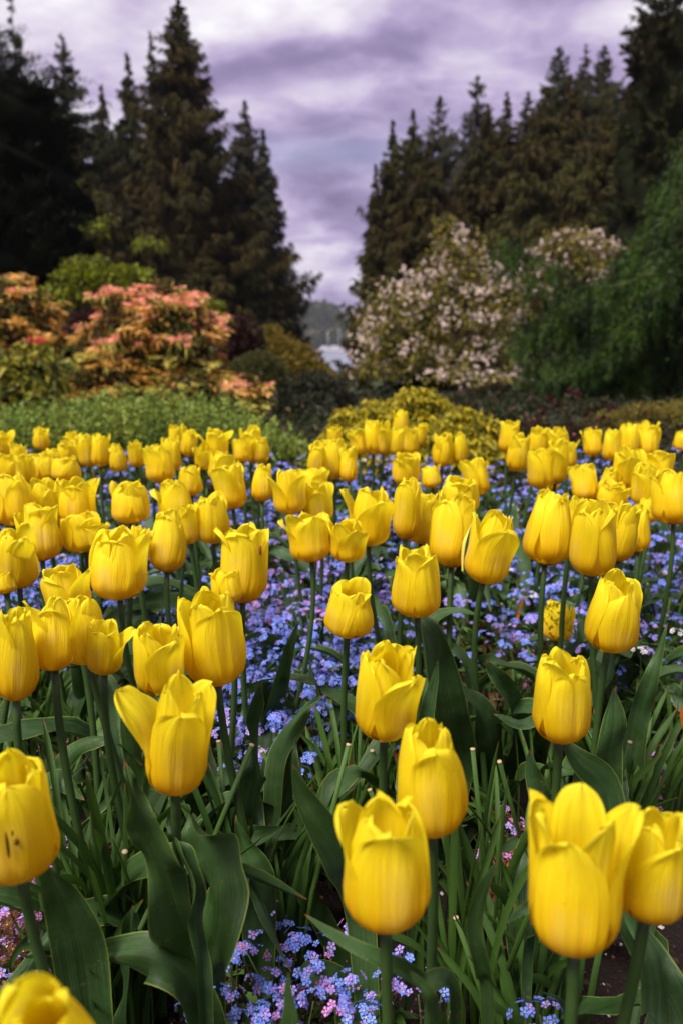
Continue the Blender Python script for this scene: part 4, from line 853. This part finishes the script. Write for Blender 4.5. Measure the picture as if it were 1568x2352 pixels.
shrub('dome_bush','smooth olive green dome bush right of the coral shrub','shrub',[E(595,880,72,68,8.6,60)], 9000,.035,.016,[dark('dome_core',(.03,.03,.01)),DOM],None,seed=36,ck=.9,lump=.03)
shrub('dwarf_conifer','low dark spreading dwarf conifer left of the golden shrub','shrub',[E(720,905,72,42,6.8,50),E(700,960,75,45,6.5,50),E(770,930,48,44,6.7,40),E(670,940,40,44,6.7,40),E(735,1000,80,50,6.2,40)], 9000,.055,.014,[dark('dwarf_core',(.010,.010,.006)),DK,foliage('dark_brown_needle',(0.03,0.022,0.012),(0.045,0.035,0.02),transl=0)],[.7,.3],seed=37,ck=.7,lump=.2)
shrub('heath_shrub','low olive and rusty shrub at the right edge behind the tulips','shrub',[E(1480,1000,130,66,5.4,70),E(1560,985,80,58,5.6,60),E(1390,1040,80,50,5.0,50)], 15000,.030,.012,[dark('heath_core',(.03,.025,.01)),foliage('heath_leaf',(0.11,0.13,0.018),(0.22,0.18,0.02),transl=.25),foliage('heath_rust',(0.16,0.075,0.02),(0.09,0.035,0.02),transl=.2)],[.72,.28],seed=38,ck=.85)
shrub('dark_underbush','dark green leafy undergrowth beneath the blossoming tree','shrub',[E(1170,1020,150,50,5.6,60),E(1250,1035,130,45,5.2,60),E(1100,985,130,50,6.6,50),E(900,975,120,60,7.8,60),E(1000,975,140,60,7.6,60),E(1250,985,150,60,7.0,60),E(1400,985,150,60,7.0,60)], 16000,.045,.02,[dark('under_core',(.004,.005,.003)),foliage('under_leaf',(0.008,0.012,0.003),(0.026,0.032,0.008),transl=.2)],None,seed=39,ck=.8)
shrub('pink_azalea','small dark red leaved azalea with a few pink flowers under the conifer','shrub',[E(1225,1000,50,34,4.6,30),E(1320,1030,60,60,4.4,40)], 2600,.028,.012,[dark('azalea_core',(.02,.01,.01)),RD,foliage('azalea_green',(.04,.05,.015),(.06,.08,.02)),foliage('azalea_pink',(.75,.16,.20),(.8,.25,.28))],[.62,.33,.05],seed=40,ck=.7)
# low dark undergrowth covering the soil beyond the bed
rg = np.random.default_rng(55); n_ = 26000; yy_ = 3.0+9*rg.random(n_)**1.5; xx_ = rg.uniform(-.55,.55,n_)*yy_; pp_ = np.stack([xx_,yy_,gz(xx_,yy_)+rg.uniform(-.01,.10,n_)],-1)
mb = MB(); cards(mb, pp_, rg.normal(size=(n_,3))*[1,1,.4]+[0,0,.7], .055, .024, (rg.random(n_)<.12).astype(int), rg, .1)
n_ = 9000; yy_ = rg.uniform(11,42,n_); xx_ = rg.uniform(-.3,.5,n_)*yy_; pp_ = np.stack([xx_,yy_,gz(xx_,yy_)+rg.uniform(-.01,.25,n_)],-1); cards(mb, pp_, rg.normal(size=(n_,3))*[1,1,.4]+[0,0,.7], .30, .15, 0, rg, .1)
tag(mb.build('ground_cover', [foliage('low_leaf',(.012,.020,.005),(.040,.052,.012),(.02,.018,.008),nscale=1.5), foliage('fallen_leaf',(.07,.04,.02),(.12,.07,.03))]), kind='stuff')
# bare stalks with dark red seed heads
for j,(x,y,lb) in enumerate([(1280,930,'second'),(1262,915,'first'),(1305,900,'third'),(1325,905,'fourth'),(1345,950,'fifth'),(1245,945,'leftmost low'),(1400,935,'rightmost'),(1385,960,'sixth')]):
    q = P(x,y,4.9); f = np.array([P(1290+j*7,1040,4.9)[0],4.9,float(gz(0,4.9))]); r_ = empty('dark_flower_stalk', f, 'pale bare stalk with a dark red head, %s of those before the weeping conifer' % lb, 'flower', 'dark red headed stalks')
    mb = MB(); mb.tube([f,(f+q)/2+[.01,0,0],q],[.004,.003,.002],k=5); mb.build('stalk', M_bark, r_, f); mb = MB(); rg = np.random.default_rng(j)
    cards(mb, np.repeat(q[None],40,0)+rg.normal(size=(40,3))*.010, rg.normal(size=(40,3)), .022,.014,0,rg); mb.build('flower_head', foliage('seed_red',(.035,.004,.006),(.055,.008,.01)) if j==0 else bpy.data.materials['seed_red'], r_, f)
# blossoming trees
BL = foliage('pale_pink_blossom', (0.82,0.61,0.58), (0.86,0.74,0.63), None, transl=.3); BLL = foliage('blossom_tree_leaf', (0.21,0.18,0.018), (0.36,0.29,0.035), (0.10,0.10,0.018), transl=.3)
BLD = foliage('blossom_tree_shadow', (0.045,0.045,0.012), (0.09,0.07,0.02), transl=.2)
def blossom_tree(label, ells, nb, seed, foot_xy=None, nl=19000, sz=.034, ck=.34):
    cen = np.mean([e[0] for e in ells],0); foot = np.array([cen[0],cen[1],float(gz(cen[0],cen[1]))]); rg = np.random.default_rng(seed)
    root = empty('blossom_tree', foot, label, 'tree', 'blossoming trees'); mb = MB()
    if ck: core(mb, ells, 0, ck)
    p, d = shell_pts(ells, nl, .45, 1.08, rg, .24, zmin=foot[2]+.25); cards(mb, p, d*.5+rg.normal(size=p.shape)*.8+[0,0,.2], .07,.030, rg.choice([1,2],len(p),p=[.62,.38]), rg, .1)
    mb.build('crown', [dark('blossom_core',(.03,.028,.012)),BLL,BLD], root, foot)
    mb = MB(); p0_, d0_ = shell_pts(ells, max(6,nb//7), .72, 1.12, rg, .16, zmin=foot[2]+.3)
    rep = rg.integers(2,13,len(p0_)); p = np.repeat(p0_,rep,0)+rg.normal(size=(rep.sum(),3))*[.085,.085,.05]; d = np.repeat(d0_,rep,0)
    for k in range(5): cards(mb, p+rg.normal(size=p.shape)*.006, d*.5+rg.normal(size=p.shape)*.9, sz, sz*.85, 0, rg)
    mb.build('blossom', [BL], root, foot); mb = MB()
    for k in range(26):
        e = ells[k%len(ells)]; q = e[0]+unit(rg.normal(size=3))*e[1]*.95; a = foot+[rg.uniform(-.15,.15),0,-.05]; m_ = a*.5+q*.5; m_[0] = a[0]*.7+q[0]*.3
        mb.tube(catmull([a,m_,q],9), np.linspace(.045,.010,9), k=6)
    mb.build('trunk', M_bark, root, foot)
blossom_tree('large spreading tree covered in pale pink blossom, right of the water', [E(1000,740,150,120,11,120),E(1060,660,90,110,11.2,90),E(1035,590,40,50,11.2,40),E(918,790,90,105,10.6,90),E(878,725,44,46,10.9,50),E(1100,800,110,110,10.8,100),E(960,860,140,70,10.4,90),E(1010,915,130,45,9.6,60),E(1130,900,110,55,9.4,60),E(1150,690,70,60,11.4,60)], 2300, 41)
blossom_tree('smaller pale pink blossoming tree behind the weeping conifer', [E(1320,610,85,65,13.2,80),E(1290,570,50,38,13.2,45),E(1240,650,50,45,13.4,50),E(1360,580,50,40,13.2,45)], 650, 42, nl=9000, sz=.04)
blossom_tree('yellowish leaf tip of blossom above the large blossoming tree', [E(1025,535,26,34,12.6,26)], 34, 43, nl=1500, sz=.035, ck=None)

# ------------------------------------------------------------------ conifers
def conifer_arrays(rg, H, R, nbr, per, kind):
    """branch sprays for one crown: H height, R radius at the base; kind sets droop and needles"""
    t_ = np.sort(rg.random(nbr)**.80); z = H*(.05+.94*t_); az = rg.uniform(0,6.283,nbr)
    sc_ = rg.uniform(0,6.28,4)
    prof = {'cedar':np.minimum(1,(1-t_)*1.38)**1.0*(.85+.15*np.sin(t_*31)), 'fir':np.minimum(1,(1-t_)*1.8)**.8*(.62+.38*np.abs(np.sin(t_*19+sc_[0]))), 'column':np.sqrt(np.clip(1-t_**2.6,0,1)), 'spruce':np.minimum(1,(1-t_)*1.35)**.9}[kind]
    rag = np.where(rg.random(nbr)<.14, rg.uniform(1.1,1.42,nbr), rg.uniform(.35,1.1,nbr)) if kind!='column' else rg.uniform(.6,1.15,nbr)
    Lb = R*np.maximum(prof,.012)*rag*(1+.22*np.sin(az*2+t_*9+sc_[1]))
    dr = {'cedar':-.45,'fir':-.15,'column':.4,'spruce':-.30}[kind]
    P_, A_ = [], []
    for k in range(nbr):
        m = max(7,int(per*(.25+.75*Lb[k]/R))); f = rg.random(m)**.7; d = np.array([math.cos(az[k]),math.sin(az[k]),0]); sd_ = np.array([-d[1],d[0],0])
        L0 = Lb[k]; lift = dr*f+ (.42*f*f*f if kind!='column' else 0); q = np.array([0,0,z[k]])+d*(f*L0)[:,None]+np.array([0,0,1.])*(lift*L0)[:,None]
        wd = np.minimum(L0*.22,.55)*(1-f*.8); q = q+sd_*(rg.uniform(-1,1,m)*wd)[:,None]+rg.normal(size=(m,3))*min(L0,2)*.018
        a = d*rg.uniform(.2,1.0,m)[:,None]+sd_*rg.uniform(-.7,.7,m)[:,None]+np.array([0,0,1.])*rg.uniform(-1.3,.0,m)[:,None] if kind!='column' else d*.4+rg.normal(size=(m,3))*.4+[0,0,.8]
        P_.append(q); A_.append(a)
    return np.concatenate(P_), np.concatenate(A_), Lb, z, az, dr
CONM = {}
def conm(key, c1, c2, c3):
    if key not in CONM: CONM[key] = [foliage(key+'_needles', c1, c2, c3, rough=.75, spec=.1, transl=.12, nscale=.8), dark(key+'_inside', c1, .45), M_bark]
    return CONM[key]
def conifer(x, ytop, hw, Yd, kind, mats, label, seed, nbr=170, per=70, ybase=900, group='conifers', cardk=1.0, ck=.42, lead=True):
    top = P(x,ytop,Yd); foot = np.array([top[0],Yd,float(gz(top[0],Yd))]); H = top[2]-foot[2]; R = hw/FPX*Yd*(1.15 if kind!='column' else 1)
    rg = np.random.default_rng(seed); root = empty('conifer', foot, label, 'tree', group)
    p, a, Lb, z, az, dr = conifer_arrays(rg, H, R, int(nbr*2.0), per, kind); mb = MB()
    s = Yd*.0052*cardk
    hf = p[:,2]/H; sk = 0.28+0.72*smooth(1.0,.70,hf)*1.0; cards(mb, p, a, s*2.1*sk, s*.46*sk, 0, rg, .25)
    # inner mass
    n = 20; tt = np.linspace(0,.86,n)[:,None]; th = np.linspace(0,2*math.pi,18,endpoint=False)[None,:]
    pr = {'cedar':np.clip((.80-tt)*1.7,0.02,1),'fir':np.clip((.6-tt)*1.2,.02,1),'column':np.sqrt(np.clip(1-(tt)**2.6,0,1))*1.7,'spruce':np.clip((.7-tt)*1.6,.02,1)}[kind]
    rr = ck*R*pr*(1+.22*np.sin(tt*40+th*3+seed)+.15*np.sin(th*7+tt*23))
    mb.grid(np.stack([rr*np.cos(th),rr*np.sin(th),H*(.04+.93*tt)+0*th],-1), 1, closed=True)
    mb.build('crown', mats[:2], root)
    mb = MB(); mb.tube([[0,0,-.2],[0,0,H*.5],[0,0,H*.99]], [R*.06+.05,R*.035+.03,.015], k=8)
    for k in range(0,int(nbr*2.0),3):
        d = np.array([math.cos(az[k]),math.sin(az[k]),0]); f = np.linspace(0,.9,5); q = np.array([0,0,z[k]])+d*(f*Lb[k])[:,None]+np.array([0,0,1.])*((dr*f+.34*f*f*(kind!='column'))*Lb[k])[:,None]
        mb.tube(q, np.linspace(.05,.01,5)*(H/16), k=4, cap=False)
    mb.build('trunk', mats[2], root)
    return root
BR = ('rusty_cedar',(0.032,0.023,0.006),(0.068,0.046,0.010),(0.028,0.027,0.007)); OL = ('olive_cedar',(0.032,0.034,0.008),(0.066,0.060,0.013),(0.046,0.034,0.009))
GY = ('grey_fir',(0.038,0.036,0.026),(0.075,0.066,0.044),(0.036,0.036,0.022)); GD = ('green_fir',(0.022,0.027,0.009),(0.046,0.050,0.016),(0.034,0.028,0.010)); BK = ('black_yew',(0.006,0.009,0.003),(0.011,0.015,0.005),(0.005,0.006,0.003))
CT = [ # x, ytop, half width, distance, kind, colour, label, branches, per, cardk, core
 (408,-40,200,30,'cedar',BR,'tallest rusty brown conifer, left of the sky gap, top cut by the frame',300,120,1.0,.52),
 (345,62,60,33,'cedar',BR,'slim pointed top directly left of the tallest rusty conifer',110,60,1.0,.3),
 (470,330,70,31,'cedar',BR,'brown conifer shoulder on the right side of the tallest one',170,80,1.0,.5),
 (562,222,90,33,'spruce',GY,'grey green conifer right of the tallest one, with a thin spire',240,90,.9,.4),
 (604,288,60,35,'spruce',GY,'second grey conifer spire, its long branches reaching into the sky gap',230,80,.9,.4),
 (292,112,95,36,'cedar',GD,'dark green conifer left of the tallest rusty one',190,80,1.0,.4),
 (232,185,80,37,'cedar',GD,'narrow conifer between the ragged fir and the dark green one',150,70,1.0,.4),
 (140,66,92,27,'fir',GD,'ragged open fir with tufted tops at upper left',120,90,1.0,.2),
 (45,102,85,32,'fir',GY,'small thin fir behind the black yew at upper left',130,70,.9,.3),
 (180,330,110,25,'cedar',OL,'dark olive conifer below the ragged fir',180,80,1.0,.5),
 (300,420,140,27,'cedar',BR,'lower brown conifer in front of the tallest one',200,90,1.0,.5),
 (590,540,46,29,'cedar',GD,'lower dark conifer beside the sky gap, left side',190,80,1.0,.5),
 (470,560,110,27,'cedar',BR,'lower rusty conifer between the tallest one and the gap',200,90,1.0,.5),
 (862,370,46,32,'cedar',OL,'shortest pointed conifer at the right edge of the sky gap',170,80,.9,.4),
 (902,268,90,33,'cedar',OL,'pointed conifer second from the sky gap, right side',210,80,1.0,.4),
 (948,243,105,34,'cedar',OL,'pointed conifer third from the sky gap, right side',190,80,1.0,.4),
 (1010,214,112,34,'fir',GY,'thin fir with open twigs, fourth from the sky gap',170,80,.9,.3),
 (1097,165,105,37,'fir',GY,'pale thin spire with clear sky around it, right group',170,80,.85,.3),
 (1165,203,105,34,'cedar',BR,'brownish conifer right of the pale thin spire',170,80,1.0,.4),
 (1212,203,85,35,'spruce',GD,'narrow dark conifer spire beside the brownish one',150,70,.9,.4),
 (1285,98,135,35,'fir',GD,'broad dark fir, left of the three high tops at right',190,90,1.0,.3),
 (1345,92,105,36,'spruce',GY,'middle one of the three high tops at right',150,70,.9,.3),
 (1388,95,120,34,'fir',GD,'right one of the three high tops at right',190,90,1.0,.3),
 (1310,160,100,30,'cedar',BR,'rounded brown conifer below the three high tops',210,90,1.0,.5),
 (1445,180,120,32,'cedar',BR,'brown conifer between the three high tops and the right edge tree',200,90,1.0,.4),
 (1545,-120,105,19,'column',GD,'huge dark conifer cut by the right edge of the frame',260,120,1.1,.42),
 (985,310,125,27,'cedar',BR,'broad brown conifer above the blossoming tree',260,100,1.0,.55),
 (1120,232,150,28,'cedar',BR,'broad brown conifer in the middle of the right group',260,100,1.0,.55),
 (1255,190,150,26,'cedar',OL,'broad olive conifer behind the smaller blossoming tree',260,100,1.0,.55),
 (1400,225,150,24,'cedar',OL,'broad olive conifer beneath the right edge tree',240,100,1.0,.55),
 (908,560,72,26,'cedar',OL,'low dense conifer at the right side of the water',220,90,1.0,.6),
 (852,700,34,22,'cedar',OL,'smallest green conifer right beside the water view',170,70,1.0,.6),
 (-50,60,220,13,'column',BK,'nearly black yew filling the left edge of the frame',520,150,.9,.50),
 (20,-60,30,40,'fir',GD,'sliver of a fir top at the upper left corner',60,40,1.0,.3),
 (120,420,70,18,'cedar',BK,'black green conifer right of the yew',170,80,1.0,.6),
]
for j,(x,y,hw,Yd,kd,mt,lb,nb_,per,ck_,co_) in enumerate(CT):
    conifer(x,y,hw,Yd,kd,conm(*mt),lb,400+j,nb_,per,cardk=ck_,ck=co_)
# light yellow twigs in front of the left trees
shrub('young_broadleaf_tree','thin young tree with yellow leaf sprays before the left conifers','tree',[E(150,440,22,60,17,25),E(215,520,40,30,17,25),E(190,590,30,40,17,25),E(345,560,40,18,17,20)], 800,.14,.05,[dark('yl_core',(.03,.03,.01)),YL,YL2],[.55,.45],seed=45,ck=None,droop=.6,r0=.2,r1=1.1,stems=0)
# weeping conifer on the right
WG = foliage('weeping_needles', (0.022,0.052,0.005), (0.075,0.135,0.011), (0.010,0.024,0.004), rough=.6, transl=.25, nscale=3.5)
def weeping():
    rg = np.random.default_rng(77); Yd = 8.6; foot = np.array([P(1580,900,Yd)[0], Yd, float(gz(3.7,Yd))])
    root = empty('weeping_conifer', foot, 'green weeping conifer with hanging fringed branches, filling the right side', 'tree'); mb = MB(); tr = MB()
    lim = [((1590,300),(1530,420),(1490,540),(1440,680)),((1575,340),(1540,470),(1500,600),(1420,720)),((1560,520),(1440,640),(1330,690),(1180,760)),((1560,600),(1400,660),(1270,620),(1150,555)),
           ((1560,520),(1450,640),(1340,700),(1210,800)),((1560,600),(1480,690),(1380,780),(1240,880)),((1570,640),(1500,760),(1420,850),(1320,930)),((1570,420),(1560,560),(1530,700),(1500,880)),
           ((1560,560),(1400,680),(1270,720),(1190,800)),((1570,420),(1520,520),(1470,600),(1440,640)),((1600,300),(1590,500),(1575,700),(1560,900)),((1560,560),(1440,700),(1350,820),(1290,900)),((1570,700),(1500,820),(1450,880),(1400,940)),((1560,480),(1460,560),(1390,640),(1300,760))]
    for j,l_ in enumerate(lim*2):
        if j >= len(lim): l_ = [(x+rg.uniform(-30,40),y+rg.uniform(0,75)) for x,y in l_]
        yo = rg.uniform(-.9,1.0); c = catmull([P(x,y,Yd+yo*(1-.2*k)) for k,(x,y) in enumerate(l_)], 40)
        tr.tube(c, np.linspace(.016,.005,40), k=6); qq = c[rg.integers(0,40,700)]; cards(mb, qq+rg.normal(size=(700,3))*.035, rg.normal(size=(700,3))*.6-[0,0,.5], .07,.009,0,rg,.2)
        for f in np.linspace(0.04,1,60):
            q = c[int(f*39)]+rg.normal(size=3)*[.05,.12,.03]
            ln = rg.uniform(.08,.42)*(1.1-.5*f); m = int(ln*46)+6; s_ = np.linspace(0,1,m)
            dd = np.array([rg.uniform(-.5,.5),rg.uniform(-.4,.4),0]); st = q+dd*(np.sin(s_*1.5)*ln*.55)[:,None]-np.array([0,0,1.])*(s_**1.25*ln)[:,None]
            st = np.repeat(st,2,0); ax = rg.normal(size=(2*m,3))*.42+dd*1.3-[0,0,.75]; cards(mb, st+rg.normal(size=(2*m,3))*.008, ax, .075,.0085,0,rg,.25)
            cards(mb, q+rg.normal(size=(8,3))*[.05,.08,.02], rg.normal(size=(8,3))+[0,0,.3], .06,.014,0,rg,.1)
    # inner mass of the crown behind the fringe
    for k in range(5200):
        pass
    es = [E(1640,620,110,210,10.2,120),E(1470,830,130,110,10.0,110),E(1590,860,160,160,9.8,100),E(1320,880,110,80,9.8,80)]
    core(mb, es, 1, .8); p,d = shell_pts(es, 5000,.85,1.1,rg,.15); cards(mb,p,d*.3+rg.normal(size=p.shape)*.5-[0,0,.8],.12,.022,0,rg,.2)
    mb.build('foliage', [WG, dark('weeping_inside',(.010,.016,.006))], root, foot); tr.tube([foot-[0,0,.2],foot+[0,.1,1.6],foot+[-.05,.1,3.4]],[.14,.10,.03],k=8); tr.build('trunk', M_bark, root, foot)
weeping()

# ------------------------------------------------------------------ far shore, boats
rg = np.random.default_rng(8); mb = MB(); FW = [foliage('far_wood_leaf',(0.030,0.040,0.020),(0.055,0.062,0.030),(0.075,0.07,0.035),nscale=.08,transl=0,spec=.05), foliage('far_wood_light',(0.12,0.12,0.03),(0.10,0.08,0.06),nscale=.1,transl=0)]
for k in range(170):
    x = rg.uniform(-75,16); y = rg.uniform(552,630); zt = -11+25*smooth(24,-12,x)*smooth(556,640,y)+10*smooth(-5,-70,x)*smooth(556,680,y)
    h = rg.uniform(7,15)*(1 if x<0 else .75)
    if rg.random()<.5:
        m = 420; f = rg.random(m); a = rg.uniform(0,6.28,m); r = (1-f)*h*.24*rg.uniform(.5,1.1,m); p = np.array([x,y,zt])+np.stack([r*np.cos(a),r*np.sin(a),f*h],-1); mi = 0
    else:
        m = 420; d = unit(rg.normal(size=(m,3))); p = np.array([x,y,zt+h*.45])+d*np.array([h*.36,h*.36,h*.42])*rg.uniform(.8,1.1,m)[:,None]; mi = int(rg.random()<.35)
    cards(mb, p, rg.normal(size=(m,3)), 2.3, 1.5, mi, rg)
tag(mb.build('far_wood', FW), kind='stuff')
M_hull = plain('white_boat_paint',(.8,.8,.8),.35,.5,var=.03); M_blueh = plain('boat_stripe',(.35,.06,.06),.4,.4,var=.05); M_mast = plain('mast_metal',(.62,.62,.64),.4,.5,var=.05); M_win = plain('boat_window',(.02,.025,.03),.1,.6,var=.1)
def boat(x, Yd, Ln, mast, label):
    c = P(x,805,Yd); loc = np.array([c[0],Yd,-10.0]); root = empty('sailboat' if mast else 'motor_boat', loc, label, 'boat', 'white boats at the far shore')
    s = np.linspace(0,1,12)[:,None]; u = np.linspace(-1,1,9)[None,:]; bw = Ln*.15*np.sin(np.clip(s*1.25+.12,0,math.pi/2+.0))*(1-np.clip((s-.55)/.45,0,1)**2*.98)
    hx = (s-.5)*Ln+0*u; hy = bw*u; hz = Ln*.12*(np.abs(u)**2.2)*(1+.25*s)-.25+0*s
    mb = MB(); mb.grid(np.stack([hx,hy,hz],-1)); top = Ln*.12*(1+.25*s)-.28+0*u; mb.grid(np.stack([hx,bw*u*.98,top],-1)); mb.build('hull', M_hull, root)
    mb = MB(); cs = np.array([[-.28,-1],[.18,-.8],[.18,.8],[-.28,1]]); wv = [np.array([a*Ln,b*Ln*.09]) for a,b in cs]
    z0, z1 = Ln*.11, Ln*(.19 if mast else .27)
    r0 = np.array([[w_[0],w_[1],z0] for w_ in wv]); r1 = np.array([[w_[0]*.9,w_[1]*.85,z1] for w_ in wv]); mb.grid(np.stack([r0,r1,np.repeat(r1.mean(0)[None],4,0)]),closed=True,smooth=False); cb = mb.build('cabin', M_hull, root)
    mb = MB(); k_ = 1.012; z2 = z0+(z1-z0)*.35; z3 = z0+(z1-z0)*.75
    mb.grid(np.stack([np.array([[w_[0]*.97*k_,w_[1]*.95*k_,z2] for w_ in wv]),np.array([[w_[0]*.93*k_,w_[1]*.90*k_,z3] for w_ in wv])]),closed=True,smooth=False); mb.build('window', M_win, cb)
    mb = MB(); mb.grid(np.stack([np.stack([hx[:,i],bw[:,0]*1.012*sg,top[:,0]+o_*Ln],-1) for i,sg,o_ in ((0,-1,-.03),(0,-1,-.012))])); mb.build('stripe', M_blueh, root)
    if mast:
        mb = MB(); mb.tube([[.05*Ln,0,z0],[.05*Ln,0,mast]],[.16,.12],k=6); mb.build('mast', M_mast, root)
        mb = MB(); mb.tube([[.05*Ln,0,z1+.8],[-.4*Ln,0,z1+.7]],[.22,.2],k=6); mb.build('boom', M_mast, root)
for a in [(744,520,8.5,0,'white motor boat, leftmost at the far shore'),(752,528,9,12,'sailboat with bare mast, second from the left at the far shore'),(768,524,10,0,'longer white motor boat between the two masts'),(777,532,9.5,14,'sailboat with the taller mast at the far shore'),(788,522,8,0,'white motor boat, rightmost at the far shore')]: boat(*a)


# ------------------------------------------------------------------ air between here and the far shore
mh = bpy.data.materials.new('haze'); mh.use_nodes = True; t = mh.node_tree; t.nodes.clear()
pv = nd(t, 'ShaderNodeVolumePrincipled'); pv.inputs['Density'].default_value = 0.00025; pv.inputs['Color'].default_value = (0.80, 0.86, 0.95, 1); pv.inputs['Anisotropy'].default_value = 0.2
o_ = nd(t, 'ShaderNodeOutputMaterial'); t.links.new(pv.outputs[0], o_.inputs['Volume'])
mb = MB(); a, b, c0_, c1_ = -9100, 9100, -60.0, 48.0
V = np.array([[x,y,z] for z in (c0_,c1_) for (x,y) in ((a,-400),(b,-400),(b,9200),(a,9200))], float)
mb.add(V, [[0,3,2,1],[4,5,6,7],[0,1,5,4],[1,2,6,5],[2,3,7,6],[3,0,4,7]], smooth=False)
tag(mb.build('haze', mh), kind='stuff')
